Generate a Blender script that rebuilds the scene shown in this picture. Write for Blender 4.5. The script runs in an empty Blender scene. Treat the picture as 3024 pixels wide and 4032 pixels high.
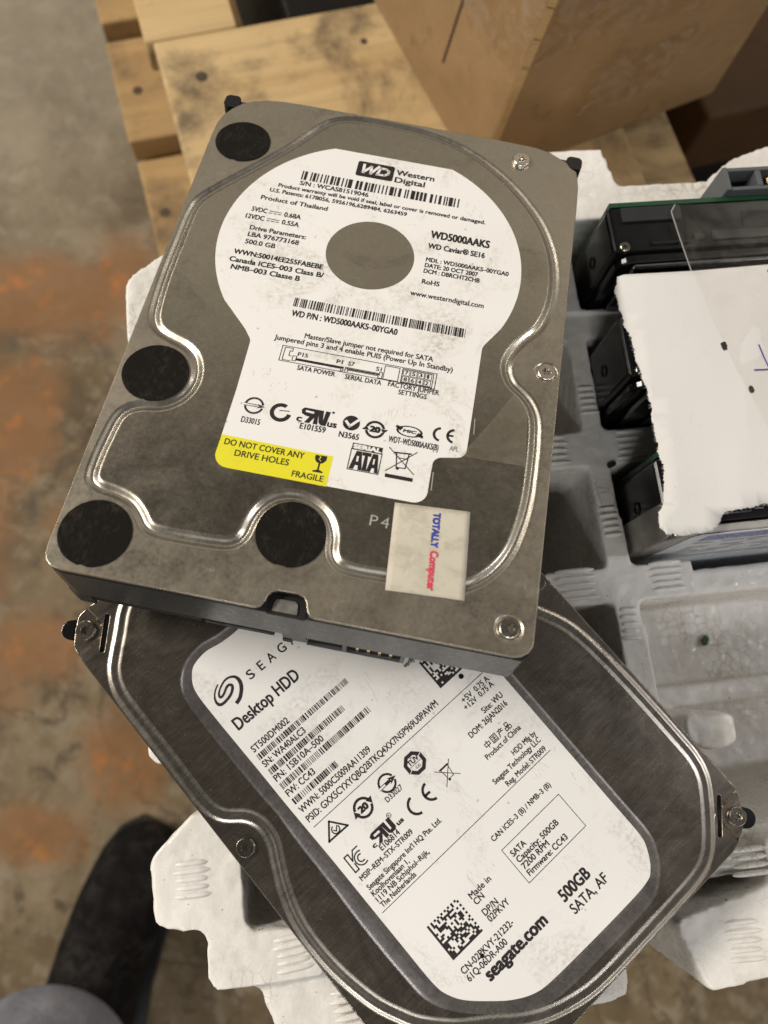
import bpy, bmesh, math, random
from mathutils import Matrix, Vector, Quaternion
from mathutils.geometry import delaunay_2d_cdt, tessellate_polygon, intersect_point_line

SC = bpy.context.scene
COL = SC.collection
MM = 0.001                                   # every table below is in millimetres

# ------------------------------------------------------------------ camera
cam_d = bpy.data.cameras.new("camera")
cam = bpy.data.objects.new("camera", cam_d)
COL.objects.link(cam)
cam.matrix_world = Matrix((
    (0.997662, -0.016408, -0.066340, -0.020158),
    (0.0, 0.970750, -0.240092, 0.005454),
    (0.068339, 0.239530, 0.968481, 0.214108),
    (0, 0, 0, 1)))
cam_d.sensor_fit = 'VERTICAL'
cam_d.sensor_height = 36.0
cam_d.lens = 36.0 * 3028.0 / 4032.0
cam_d.clip_start = 0.005
cam_d.clip_end = 50.0
cam_d.dof.use_dof = True
cam_d.dof.focus_distance = 0.186
cam_d.dof.aperture_fstop = 14.0
SC.camera = cam

# ------------------------------------------------------------------ room light
SC.view_settings.view_transform = 'Standard'
SC.view_settings.look = 'None'
SC.view_settings.gamma = 1
SC.view_settings.exposure = 0.15
SC.view_settings.use_curve_mapping = False

world = bpy.data.worlds.new("World")
SC.world = world
world.use_nodes = True
wn, wl = world.node_tree.nodes, world.node_tree.links
wn.clear()
w_out = wn.new('ShaderNodeOutputWorld')
w_bg = wn.new('ShaderNodeBackground')
w_tc = wn.new('ShaderNodeTexCoord')
w_sep = wn.new('ShaderNodeSeparateXYZ')
w_ramp = wn.new('ShaderNodeValToRGB')
w_noise = wn.new('ShaderNodeTexNoise')
w_noise.inputs['Scale'].default_value = 2.2
w_noise.inputs['Detail'].default_value = 3
w_mul = wn.new('ShaderNodeMix'); w_mul.data_type = 'RGBA'; w_mul.blend_type = 'MULTIPLY'
w_mul.inputs[0].default_value = 0.75
els = w_ramp.color_ramp.elements
els[0].position = 0.0; els[0].color = (0.05, 0.042, 0.034, 1)
els[1].position = 1.0; els[1].color = (0.050, 0.046, 0.041, 1)
for pos, c in ((0.30, (0.16, 0.135, 0.105, 1)), (0.55, (0.20, 0.175, 0.14, 1)), (0.71, (0.46, 0.42, 0.345, 1)), (0.795, (0.52, 0.475, 0.39, 1)), (0.87, (0.05, 0.045, 0.038, 1)), (0.94, (0.042, 0.038, 0.033, 1))):
    e = els.new(pos); e.color = c
w_map = wn.new('ShaderNodeMapRange')
w_map.inputs['From Min'].default_value = -1.0
w_map.inputs['From Max'].default_value = 1.0
wl.new(w_tc.outputs['Generated'], w_sep.inputs[0])
wl.new(w_sep.outputs['Z'], w_map.inputs['Value'])
wl.new(w_map.outputs[0], w_ramp.inputs[0])
wl.new(w_tc.outputs['Generated'], w_noise.inputs['Vector'])
wl.new(w_ramp.outputs[0], w_mul.inputs[6])
w_nr = wn.new('ShaderNodeMapRange')
w_nr.inputs['From Min'].default_value = 0.3; w_nr.inputs['From Max'].default_value = 0.7
w_nr.inputs['To Min'].default_value = 0.15; w_nr.inputs['To Max'].default_value = 1.9
wl.new(w_noise.outputs[0], w_nr.inputs['Value'])
wl.new(w_nr.outputs[0], w_mul.inputs[7])
w_az = wn.new('ShaderNodeMapRange')                  # the hall is brighter on one side
w_az.inputs['From Min'].default_value = -0.45; w_az.inputs['From Max'].default_value = 0.45
w_az.inputs['To Min'].default_value = 0.55; w_az.inputs['To Max'].default_value = 1.35
wl.new(w_sep.outputs['X'], w_az.inputs['Value'])
w_m2 = wn.new('ShaderNodeMix'); w_m2.data_type = 'RGBA'; w_m2.blend_type = 'MULTIPLY'; w_m2.inputs[0].default_value = 1.0
wl.new(w_mul.outputs[2], w_m2.inputs[6]); wl.new(w_az.outputs[0], w_m2.inputs[7])
wl.new(w_m2.outputs[2], w_bg.inputs['Color'])
w_bg.inputs['Strength'].default_value = 0.72
wl.new(w_bg.outputs[0], w_out.inputs[0])


def area_lamp(name, loc, target, sx, sy, power, color):
    d = bpy.data.lights.new(name, 'AREA')
    d.shape = 'RECTANGLE'; d.size = sx; d.size_y = sy
    d.energy = power; d.color = color
    o = bpy.data.objects.new(name, d)
    COL.objects.link(o)
    o.location = loc
    o.rotation_euler = (Vector(target) - Vector(loc)).to_track_quat('-Z', 'Y').to_euler()
    return o


area_lamp("ceiling_or_fill_lamp", (-2.05, 0.62, 1.72), (0, 0, 0), 1.2, 0.22, 66, (1.0, 0.925, 0.82))
area_lamp("ceiling_or_fill_lamp", (-1.9, 2.3, 1.7), (0, 0, 0), 1.2, 0.12, 12, (1.0, 0.925, 0.82))
area_lamp("ceiling_or_fill_lamp", (2.3, 0.2, 2.3), (0, 0, 0), 0.10, 1.2, 16, (0.95, 0.95, 1.0))  # fill light, added to lift the foam on the right
area_lamp("ceiling_or_fill_lamp", (-0.5, -2.3, 2.2), (0, 0, 0), 1.2, 0.12, 20, (0.98, 0.98, 0.97))
area_lamp("ceiling_or_fill_lamp", (2.2, 2.0, 2.4), (0, 0, 0), 1.2, 0.08, 7, (1.0, 0.93, 0.84))  # added for highlights along the pressed metal
area_lamp("ceiling_or_fill_lamp", (1.6, -1.9, 2.4), (0, 0, 0), 0.9, 0.08, 6, (0.95, 0.96, 1.0))  # likewise added, for glints on the grooves

# ------------------------------------------------------------------ materials
def mat_new(name):
    m = bpy.data.materials.new(name); m.use_nodes = True
    nt = m.node_tree; nt.nodes.clear()
    out = nt.nodes.new('ShaderNodeOutputMaterial')
    p = nt.nodes.new('ShaderNodeBsdfPrincipled')
    nt.links.new(p.outputs[0], out.inputs[0])
    return m, nt, p


def N(nt, t, **kw):
    n = nt.nodes.new(t)
    for k, v in kw.items():
        if k in n.inputs: n.inputs[k].default_value = v
        else: setattr(n, k, v)
    return n


def coords(nt, scale=(1, 1, 1), rot=(0, 0, 0)):
    tc = N(nt, 'ShaderNodeTexCoord')
    mp = N(nt, 'ShaderNodeMapping')
    mp.inputs['Scale'].default_value = scale
    mp.inputs['Rotation'].default_value = rot
    nt.links.new(tc.outputs['Object'], mp.inputs['Vector'])
    return mp.outputs[0]


def noise(nt, vec, scale, detail=4, rough=0.55, dist=0.0):
    n = N(nt, 'ShaderNodeTexNoise', Scale=scale, Detail=detail, Roughness=rough, Distortion=dist)
    nt.links.new(vec, n.inputs['Vector'])
    return n.outputs[0]


def ramp(nt, fac, *stops):
    r = N(nt, 'ShaderNodeValToRGB')
    e = r.color_ramp.elements
    while len(e) < len(stops): e.new(0.5)
    for i, (p, c) in enumerate(stops):
        e[i].position = p
        e[i].color = tuple(c) + (1,) if not isinstance(c, (int, float)) else (c, c, c, 1)
    nt.links.new(fac, r.inputs[0])
    return r.outputs[0]


def mix(nt, fac, a, b, mode='MIX'):
    m = N(nt, 'ShaderNodeMix'); m.data_type = 'RGBA'; m.blend_type = mode
    for i, v in ((0, fac), (6, a), (7, b)):
        if isinstance(v, (int, float)): m.inputs[i].default_value = v
        elif isinstance(v, tuple): m.inputs[i].default_value = v + (1,) if len(v) == 3 else v
        else: nt.links.new(v, m.inputs[i])
    return m.outputs[2]


def math_n(nt, op, a, b=0.0):
    m = N(nt, 'ShaderNodeMath'); m.operation = op
    for i, v in ((0, a), (1, b)):
        if isinstance(v, (int, float)): m.inputs[i].default_value = v
        else: nt.links.new(v, m.inputs[i])
    return m.outputs[0]


def bump(nt, p, h, strength=0.3, dist=0.0005):
    b = N(nt, 'ShaderNodeBump', Strength=strength, Distance=dist)
    nt.links.new(h, b.inputs['Height'])
    nt.links.new(b.outputs[0], p.inputs['Normal'])


def plain(name, color, rough=0.5, metal=0.0, spec=0.5, var=0.12, vscale=60):
    m, nt, p = mat_new(name)
    v = coords(nt)
    n = noise(nt, v, vscale, 5)
    a = tuple(max(0, c * (1 - var)) for c in color); b = tuple(min(1, c * (1 + var)) for c in color)
    c = ramp(nt, n, (0.3, a), (0.7, b))
    nt.links.new(c, p.inputs['Base Color'])
    r = ramp(nt, noise(nt, v, vscale * 3.1, 3), (0.3, rough * 0.85), (0.7, min(1, rough * 1.15)))
    nt.links.new(r, p.inputs['Roughness'])
    p.inputs['Metallic'].default_value = metal
    p.inputs['Specular IOR Level'].default_value = spec
    return m


def dusty_steel(name, steel, dust, rough, film_amt, grain, brush, scratch=0.5, edge_dust=None):
    """stamped cover: metal with a fine grain and hair scratches, under a thin uneven film of dust"""
    m, nt, p = mat_new(name)
    v = coords(nt)
    br = noise(nt, coords(nt, brush), grain, 4, 0.65)
    big = noise(nt, v, 30, 5, 0.55, 0.5)
    mid = noise(nt, v, 150, 5, 0.6)
    fine = noise(nt, v, 1100, 4, 0.75)
    film = math_n(nt, 'ADD', math_n(nt, 'MULTIPLY', big, 0.40), math_n(nt, 'ADD', math_n(nt, 'MULTIPLY', mid, 0.30), math_n(nt, 'MULTIPLY', fine, 0.30)))
    df = ramp(nt, film, (0.36, film_amt * 0.35), (0.64, film_amt))
    if edge_dust:                                   # perimeter of the plate holds more dust than its raised middle
        sp = N(nt, 'ShaderNodeSeparateXYZ'); tc = N(nt, 'ShaderNodeTexCoord'); nt.links.new(tc.outputs['Object'], sp.inputs[0])
        zz = N(nt, 'ShaderNodeMapRange')
        zz.inputs['From Min'].default_value = edge_dust[1] * MM; zz.inputs['From Max'].default_value = edge_dust[0] * MM
        zz.inputs['To Min'].default_value = 0.0; zz.inputs['To Max'].default_value = edge_dust[2]
        nt.links.new(sp.outputs['Z'], zz.inputs['Value'])
        df = math_n(nt, 'ADD', df, math_n(nt, 'MULTIPLY', zz.outputs[0], ramp(nt, film, (0.38, 0.25), (0.58, 1.15))))
    def hair(rot_, sc, width):
        q = coords(nt, (sc, sc * 0.05, sc), (0, 0, rot_))
        h = noise(nt, q, 1.0, 2, 0.5, 1.4)
        k = math_n(nt, 'LESS_THAN', math_n(nt, 'ABSOLUTE', math_n(nt, 'SUBTRACT', h, 0.5)), width)
        return math_n(nt, 'MULTIPLY', k, math_n(nt, 'GREATER_THAN', noise(nt, v, 110, 2), 0.62))
    hs = math_n(nt, 'MAXIMUM', hair(0.5, 520, 0.006), hair(2.3, 610, 0.005))
    base = ramp(nt, br, (0.3, tuple(c * 0.86 for c in steel)), (0.7, steel))
    spk = math_n(nt, 'MULTIPLY', ramp(nt, noise(nt, v, 1900, 2), (0.68, 0.0), (0.74, 1.0)), 0.22)
    df2 = math_n(nt, 'MAXIMUM', df, spk)
    colr = mix(nt, df2, base, dust)
    gr = math_n(nt, 'MULTIPLY', ramp(nt, noise(nt, v, 48, 6, 0.7, 0.9), (0.55, 0.0), (0.68, 0.34)), ramp(nt, fine, (0.35, 0.3), (0.6, 1.0)))
    colr = mix(nt, gr, colr, tuple(x * 0.42 for x in dust))
    colr = mix(nt, math_n(nt, 'MULTIPLY', hs, scratch), colr, (0.62, 0.58, 0.52))
    nt.links.new(colr, p.inputs['Base Color'])
    nt.links.new(math_n(nt, 'SUBTRACT', 1.0, math_n(nt, 'MULTIPLY', df2, 0.95)), p.inputs['Metallic'])
    ro = math_n(nt, 'ADD', math_n(nt, 'MULTIPLY', br, 0.12), math_n(nt, 'ADD', rough - 0.06, math_n(nt, 'MULTIPLY', df2, 0.35)))
    smu = noise(nt, v, 62, 7, 0.72, 1.3)                # finger smears change the sheen
    ro = math_n(nt, 'ADD', ro, math_n(nt, 'MULTIPLY', math_n(nt, 'SUBTRACT', smu, 0.5), 0.26))
    ro = math_n(nt, 'MAXIMUM', ro, 0.10)
    nt.links.new(ro, p.inputs['Roughness'])
    bump(nt, p, math_n(nt, 'ADD', math_n(nt, 'MULTIPLY', br, 0.6), math_n(nt, 'MULTIPLY', fine, 0.5)), 0.07, 0.0002)
    return m


def label_paper(name, white, grime, amount=0.5, gloss=0.35, marks=0.55):
    m, nt, p = mat_new(name)
    v = coords(nt)
    sm = ramp(nt, noise(nt, v, 45, 5, 0.65, 0.8), (0.52, 0.0), (0.70, 1.0))
    fi = ramp(nt, noise(nt, v, 900, 5, 0.75), (0.42, 0.0), (0.66, 1.0))
    smear = math_n(nt, 'MULTIPLY', sm, fi)
    # crumb-like flecks
    vo = N(nt, 'ShaderNodeTexVoronoi', Scale=260.0); nt.links.new(v, vo.inputs['Vector'])
    d = math_n(nt, 'LESS_THAN', vo.outputs['Distance'], 0.085)
    keep = math_n(nt, 'GREATER_THAN', noise(nt, v, 130, 2), 0.56)
    fleck = math_n(nt, 'MULTIPLY', d, keep)
    # short scuffs
    q = coords(nt, (160, 30, 160), (0, 0, 0.9))
    h = noise(nt, q, 3.0, 3, 0.6, 2.0)
    sc = math_n(nt, 'LESS_THAN', math_n(nt, 'ABSOLUTE', math_n(nt, 'SUBTRACT', h, 0.5)), 0.008)
    sc = math_n(nt, 'MULTIPLY', sc, math_n(nt, 'GREATER_THAN', noise(nt, v, 95, 2), 0.60))
    f = math_n(nt, 'MAXIMUM', math_n(nt, 'MULTIPLY', smear, amount), math_n(nt, 'MULTIPLY', math_n(nt, 'MAXIMUM', fleck, sc), marks))
    warm = ramp(nt, noise(nt, v, 20, 3), (0.3, tuple(c * 0.955 for c in white)), (0.7, white))
    nt.links.new(mix(nt, f, warm, grime), p.inputs['Base Color'])
    p.inputs['Roughness'].default_value = gloss
    p.inputs['Specular IOR Level'].default_value = 0.35
    bump(nt, p, noise(nt, v, 160, 3), 0.05, 0.0004)
    return m


M = {}
M['wd_cover'] = dusty_steel('dusty_stamped_steel', (0.47, 0.42, 0.345), (0.150, 0.118, 0.072), 0.20, 0.11, 900, (1, 1, 1), 0.4, (26.1, 26.27, 0.27))
M['wd_groove'] = dusty_steel('rubbed_groove_steel', (0.50, 0.46, 0.395), (0.14, 0.115, 0.08), 0.25, 0.16, 900, (1, 1, 1), 0.2)
M['sg_cover'] = dusty_steel('brushed_dark_steel', (0.40, 0.35, 0.295), (0.13, 0.105, 0.075), 0.22, 0.06, 2200, (0.08, 1, 1), 0.6)
M['sg_groove'] = dusty_steel('bright_pressed_steel', (0.42, 0.385, 0.335), (0.15, 0.13, 0.10), 0.27, 0.08, 1500, (0.2, 1, 1), 0.3)
M['sg_band'] = dusty_steel('lightened_steel_band', (0.46, 0.42, 0.40), (0.15, 0.135, 0.125), 0.28, 0.12, 1200, (1, 1, 1), 0.7)  # lighter than the cover: the band's reflection is put into its colour
M['dark_steel'] = plain('dark_polished_steel', (0.16, 0.16, 0.165), 0.16, 1.0, 0.5, 0.1, 100)
M['casting'] = plain('grey_cast_aluminium', (0.036, 0.038, 0.039), 0.30, 0.2, 0.5, 0.10, 200)
M['black_cast'] = plain('glossy_black_casting', (0.007, 0.007, 0.0075), 0.20, 0.0, 0.4, 0.2, 80)
M['satin_black'] = plain('satin_black_casting', (0.016, 0.016, 0.017), 0.42, 0.0, 0.45, 0.2, 80)
M['gasket'] = plain('black_rubber_gasket', (0.012, 0.011, 0.010), 0.7, 0, 0.3)
M['void'] = plain('black_plastic_slot', (0.010, 0.010, 0.011), 0.6, 0, 0.3)
M['connector'] = plain('grey_connector_plastic', (0.085, 0.092, 0.097), 0.45, 0, 0.4, 0.08)
M['gold'] = plain('gold_pins', (0.75, 0.52, 0.22), 0.3, 1.0)
M['screw'] = plain('nickel_screw', (0.66, 0.62, 0.55), 0.24, 1.0, 0.5, 0.1, 300)
M['screw_dark'] = plain('dark_nickel_screw', (0.52, 0.48, 0.42), 0.2, 1.0, 0.5, 0.1, 300)
M['wd_label'] = label_paper('white_glossy_label', (0.80, 0.785, 0.76), (0.33, 0.28, 0.20), 0.75)
M['sg_label'] = label_paper('white_satin_label', (0.80, 0.785, 0.765), (0.30, 0.25, 0.19), 0.5, 0.32, 0.42)
M['yellow'] = label_paper('yellow_warning_print', (0.74, 0.68, 0.035), (0.4, 0.36, 0.08), 0.3)
M['ink'] = plain('black_print', (0.022, 0.018, 0.018), 0.55, 0, 0.3, 0.2, 400)
M['grey_ink'] = plain('pale_grey_print', (0.30, 0.29, 0.27), 0.55, 0, 0.3)
M['blue_ink'] = plain('blue_print', (0.05, 0.07, 0.36), 0.6, 0, 0.2)
M['red_ink'] = plain('red_print', (0.58, 0.06, 0.10), 0.6, 0, 0.2)
M['pen'] = plain('blue_pen_line', (0.06, 0.04, 0.32), 0.5, 0, 0.3)
M['stamp'] = plain('shallow_stamp', (0.62, 0.60, 0.55), 0.4, 0.6, 0.5)
M['pcb'] = plain('green_circuit_board', (0.008, 0.05, 0.02), 0.4, 0, 0.5)
M['al'] = plain('brushed_aluminium_lid', (0.42, 0.40, 0.37), 0.38, 0.85, 0.5, 0.15, 150)
M['gloss_label'] = plain('pale_blue_label', (0.62, 0.66, 0.72), 0.25, 0, 0.5, 0.05)
M['blue_band'] = plain('blue_label_band', (0.085, 0.10, 0.36), 0.25, 0, 0.5, 0.05)


def felt():
    m, nt, p = mat_new('dusty_black_felt')
    v = coords(nt)
    d = noise(nt, v, 150, 6, 0.75, 1.0)
    f = noise(nt, coords(nt, (1, 0.4, 1), (0, 0, 0.6)), 1500, 4, 0.75)
    k = math_n(nt, 'MULTIPLY', ramp(nt, d, (0.46, 0.02), (0.85, 0.42)), ramp(nt, f, (0.42, 0.0), (0.66, 1.0)))
    nt.links.new(mix(nt, k, (0.0075, 0.0065, 0.0055), (0.13, 0.11, 0.08)), p.inputs['Base Color'])
    p.inputs['Roughness'].default_value = 0.95
    p.inputs['Specular IOR Level'].default_value = 0.15
    bump(nt, p, f, 0.5, 0.0003)
    return m


M['felt'] = felt()


def sticker_mat():
    m, nt, p = mat_new('grubby_paper_sticker')
    v = coords(nt)
    a = noise(nt, v, 240, 5, 0.7, 0.5); b = noise(nt, v, 60, 4)
    c = mix(nt, ramp(nt, a, (0.48, 0.0), (0.68, 0.65)), (0.56, 0.515, 0.425), (0.36, 0.32, 0.245))
    c = mix(nt, ramp(nt, b, (0.45, 0.0), (0.75, 0.5)), c, (0.46, 0.42, 0.34))
    nt.links.new(c, p.inputs['Base Color'])
    p.inputs['Roughness'].default_value = 0.7
    bump(nt, p, a, 0.2, 0.0002)
    return m


M['sticker'] = sticker_mat()


def foam_mat():
    m, nt, p = mat_new('white_bead_foam')
    v = coords(nt)
    wob = N(nt, 'ShaderNodeTexVoronoi', Scale=290.0); wob.feature = 'DISTANCE_TO_EDGE'
    nt.links.new(v, wob.inputs['Vector'])
    cell = ramp(nt, wob.outputs['Distance'], (0.0, 0.0), (0.06, 1.0))
    col = N(nt, 'ShaderNodeTexVoronoi', Scale=290.0); nt.links.new(v, col.inputs['Vector'])
    tint = N(nt, 'ShaderNodeSeparateColor'); nt.links.new(col.outputs['Color'], tint.inputs[0])
    base = ramp(nt, tint.outputs[0], (0.0, (0.775, 0.75, 0.71)), (1.0, (0.80, 0.775, 0.735)))
    seam = mix(nt, cell, (0.46, 0.40, 0.32), base)
    seamk = ramp(nt, noise(nt, v, 28, 3), (0.53, 0.0), (0.64, 0.8))
    c = mix(nt, seamk, base, seam)
    dirt = math_n(nt, 'MULTIPLY', ramp(nt, noise(nt, v, 30, 6, 0.7, 0.6), (0.52, 0.0), (0.74, 0.75)), ramp(nt, noise(nt, v, 420, 4, 0.7), (0.35, 0.25), (0.7, 1.0)))
    c = mix(nt, dirt, c, (0.40, 0.33, 0.23))
    spk = ramp(nt, noise(nt, v, 620, 2), (0.725, 0.0), (0.75, 0.85))
    c = mix(nt, spk, c, (0.10, 0.08, 0.06))
    nt.links.new(c, p.inputs['Base Color'])
    p.inputs['Roughness'].default_value = 0.5
    p.inputs['Specular IOR Level'].default_value = 0.4
    p.inputs['Subsurface Weight'].default_value = 0.12
    p.inputs['Subsurface Radius'].default_value = (1, 0.9, 0.75)
    p.inputs['Subsurface Scale'].default_value = 0.002
    bead = N(nt, 'ShaderNodeTexVoronoi', Scale=340.0); bead.feature = 'SMOOTH_F1'; nt.links.new(v, bead.inputs['Vector'])
    rgh = ramp(nt, noise(nt, v, 520, 3, 0.6), (0.36, 0.16), (0.52, 0.5))
    nt.links.new(rgh, p.inputs['Roughness'])
    h = math_n(nt, 'ADD', math_n(nt, 'ADD', math_n(nt, 'MULTIPLY', bead.outputs['Distance'], -0.55), math_n(nt, 'MULTIPLY', math_n(nt, 'MULTIPLY', cell, seamk), 0.35)), math_n(nt, 'ADD', math_n(nt, 'MULTIPLY', noise(nt, v, 90, 3), 1.2), math_n(nt, 'MULTIPLY', noise(nt, v, 420, 4, 0.6), 0.7)))
    bump(nt, p, h, 0.45, 0.0006)
    return m


M['foam'] = foam_mat()


def concrete():
    m, nt, p = mat_new('rust_stained_concrete')
    v = coords(nt)
    a = noise(nt, v, 7, 8, 0.66, 0.5)
    c = ramp(nt, a, (0.30, (0.085, 0.058, 0.028)), (0.45, (0.140, 0.100, 0.053)), (0.58, (0.20, 0.150, 0.088)), (0.74, (0.30, 0.24, 0.155)))
    b = noise(nt, v, 42, 7, 0.68, 0.4)
    c = mix(nt, ramp(nt, b, (0.52, 0.0), (0.60, 0.38)), c, (0.32, 0.275, 0.21))
    c = mix(nt, ramp(nt, b, (0.37, 0.8), (0.45, 0.0)), c, (0.075, 0.054, 0.032))
    cr = math_n(nt, 'ABSOLUTE', math_n(nt, 'SUBTRACT', noise(nt, v, 5, 6, 0.6, 0.6), 0.5))
    c = mix(nt, ramp(nt, cr, (0.0, 0.75), (0.012, 0.0)), c, (0.06, 0.045, 0.03))
    # paler towards the far edge
    sp = N(nt, 'ShaderNodeSeparateXYZ'); nt.links.new(v, sp.inputs[0])
    far = N(nt, 'ShaderNodeMapRange'); far.inputs['From Min'].default_value = 0.30; far.inputs['From Max'].default_value = 0.62
    nt.links.new(math_n(nt, 'ADD', sp.outputs['Y'], math_n(nt, 'MULTIPLY', math_n(nt, 'SUBTRACT', a, 0.5), 0.6)), far.inputs['Value'])
    c = mix(nt, math_n(nt, 'MULTIPLY', far.outputs[0], 0.5), c, (0.36, 0.315, 0.245))
    # rust: stains of their own shape where steel stood
    st = None
    wob = N(nt, 'ShaderNodeTexNoise', Scale=14.0, Detail=5.0, Roughness=0.6); nt.links.new(v, wob.inputs['Vector'])
    for x, y, rx, ry in ((-0.31, 0.40, 0.10, 0.055), (-0.33, 0.27, 0.055, 0.07), (-0.29, 0.045, 0.05, 0.045), (-0.235, 0.43, 0.04, 0.05), (-0.20, -0.04, 0.04, 0.05), (-0.26, -0.10, 0.05, 0.03), (-0.36, 0.15, 0.05, 0.10), (-0.24, 0.17, 0.05, 0.03)):
        dx = math_n(nt, 'DIVIDE', math_n(nt, 'SUBTRACT', sp.outputs['X'], x), rx)
        dy = math_n(nt, 'DIVIDE', math_n(nt, 'SUBTRACT', sp.outputs['Y'], y), ry)
        d = math_n(nt, 'SQRT', math_n(nt, 'ADD', math_n(nt, 'MULTIPLY', dx, dx), math_n(nt, 'MULTIPLY', dy, dy)))
        k = N(nt, 'ShaderNodeMapRange'); k.inputs['From Min'].default_value = 1.5; k.inputs['From Max'].default_value = 0.2
        nt.links.new(d, k.inputs['Value'])
        st = k.outputs[0] if st is None else math_n(nt, 'MAXIMUM', st, k.outputs[0])
    r2 = noise(nt, v, 19, 6, 0.68)
    rk = ramp(nt, math_n(nt, 'MULTIPLY', math_n(nt, 'ADD', math_n(nt, 'MULTIPLY', st, 0.62), 0.27), math_n(nt, 'ADD', wob.outputs[0], math_n(nt, 'MULTIPLY', r2, 0.8))), (0.40, 0.0), (0.62, 1.0))
    c = mix(nt, math_n(nt, 'MULTIPLY', rk, 0.7), c, (0.25, 0.118, 0.042))
    hot = math_n(nt, 'MULTIPLY', rk, ramp(nt, noise(nt, v, 30, 5, 0.65), (0.54, 0.0), (0.70, 0.8)))
    c = mix(nt, hot, c, (0.46, 0.17, 0.036))
    nt.links.new(c, p.inputs['Base Color'])
    nt.links.new(ramp(nt, b, (0.3, 0.55), (0.7, 0.85)), p.inputs['Roughness'])
    p.inputs['Specular IOR Level'].default_value = 0.3
    bump(nt, p, b, 0.3, 0.002)
    return m


M['concrete'] = concrete()


def wood(name, light, dark, stain=0.5, seed=0.0):
    m, nt, p = mat_new(name)
    v = coords(nt, (1, 1, 1))
    g = coords(nt, (6, 70, 40)); g2 = coords(nt, (3, 26, 20))
    n1 = noise(nt, g, 1.4, 6, 0.6, 0.8)
    n2 = noise(nt, g2, 1.0, 3, 0.5, 1.8)
    c = ramp(nt, n1, (0.30, tuple(x * 0.80 for x in light)), (0.55, light), (0.75, tuple(min(1, x * 1.10) for x in light)))
    c = mix(nt, ramp(nt, n2, (0.46, 0.0), (0.62, 0.45)), c, dark)
    st = math_n(nt, 'MULTIPLY', ramp(nt, noise(nt, v, 15, 6, 0.65, 0.4), (0.49, 0.0), (0.63, stain)), ramp(nt, noise(nt, v, 75, 4, 0.6), (0.35, 0.4), (0.6, 1.0)))
    c = mix(nt, st, c, (0.13, 0.095, 0.06))
    nt.links.new(c, p.inputs['Base Color'])
    p.inputs['Roughness'].default_value = 0.75
    p.inputs['Specular IOR Level'].default_value = 0.25
    bump(nt, p, n1, 0.3, 0.0008)
    return m


M['wood'] = wood('pale_pallet_wood', (0.60, 0.435, 0.225), (0.44, 0.285, 0.125), 0.85)
M['wood_old'] = wood('weathered_pallet_wood', (0.42, 0.275, 0.125), (0.24, 0.145, 0.065), 0.8)
M['nail'] = plain('rusty_nail_hole', (0.07, 0.045, 0.028), 0.8)


def cardboard(name, c0):
    m, nt, p = mat_new(name)
    v = coords(nt)
    n = noise(nt, v, 14, 5, 0.6, 0.5); f = noise(nt, coords(nt, (1, 1, 12)), 40, 4, 0.6)
    c = ramp(nt, n, (0.3, tuple(x * 0.82 for x in c0)), (0.7, tuple(x * 1.08 for x in c0)))
    c = mix(nt, ramp(nt, f, (0.4, 0.0), (0.75, 0.25)), c, tuple(x * 0.72 for x in c0))
    nt.links.new(c, p.inputs['Base Color'])
    p.inputs['Roughness'].default_value = 0.7
    p.inputs['Specular IOR Level'].default_value = 0.3
    fl = N(nt, 'ShaderNodeTexWave', Scale=160.0, Distortion=1.5, Detail=2.0); fl.bands_direction = 'Z'; nt.links.new(v, fl.inputs['Vector'])
    bump(nt, p, math_n(nt, 'ADD', noise(nt, v, 30, 5), math_n(nt, 'MULTIPLY', fl.outputs['Fac'], 0.06)), 0.5, 0.004)
    sc_ = ramp(nt, noise(nt, v, 55, 6, 0.7, 1.0), (0.56, 0.0), (0.68, 0.5))
    nt.links.new(mix(nt, sc_, c, tuple(x * 0.5 for x in c0)), p.inputs['Base Color'])
    return m


M['card'] = cardboard('brown_cardboard', (0.32, 0.208, 0.105))
M['card_dim'] = cardboard('shaded_cardboard', (0.085, 0.042, 0.016))  # brown cardboard darkened, the shade around the box put into its colour
M['gap_shade'] = plain('gap_shade_black', (0.008, 0.006, 0.005), 0.6, 0, 0.2)  # near-black that paints the deep shade of the gaps


def tape_mat(name, tint, clear, rough=0.12, bump_s=0.5, extra=0.30):
    m = bpy.data.materials.new(name); m.use_nodes = True
    nt = m.node_tree; nt.nodes.clear()
    out = N(nt, 'ShaderNodeOutputMaterial')
    tr = N(nt, 'ShaderNodeBsdfTransparent'); tr.inputs[0].default_value = tint + (1,)
    gl = N(nt, 'ShaderNodeBsdfPrincipled', Roughness=rough)
    gl.inputs['Base Color'].default_value = (0.55, 0.50, 0.42, 1)
    gl.inputs['Specular IOR Level'].default_value = 0.6
    v = coords(nt)
    b = N(nt, 'ShaderNodeBump', Strength=bump_s, Distance=0.002)
    nt.links.new(noise(nt, v, 45, 4, 0.6, 1.5), b.inputs['Height'])
    nt.links.new(b.outputs[0], gl.inputs['Normal'])
    fac = ramp(nt, noise(nt, v, 70, 5, 0.7, 1.2), (0.42, clear), (0.72, min(1, clear + extra)))
    mx = N(nt, 'ShaderNodeMixShader')
    nt.links.new(fac, mx.inputs[0]); nt.links.new(tr.outputs[0], mx.inputs[1]); nt.links.new(gl.outputs[0], mx.inputs[2])
    nt.links.new(mx.outputs[0], out.inputs[0])
    return m


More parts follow.
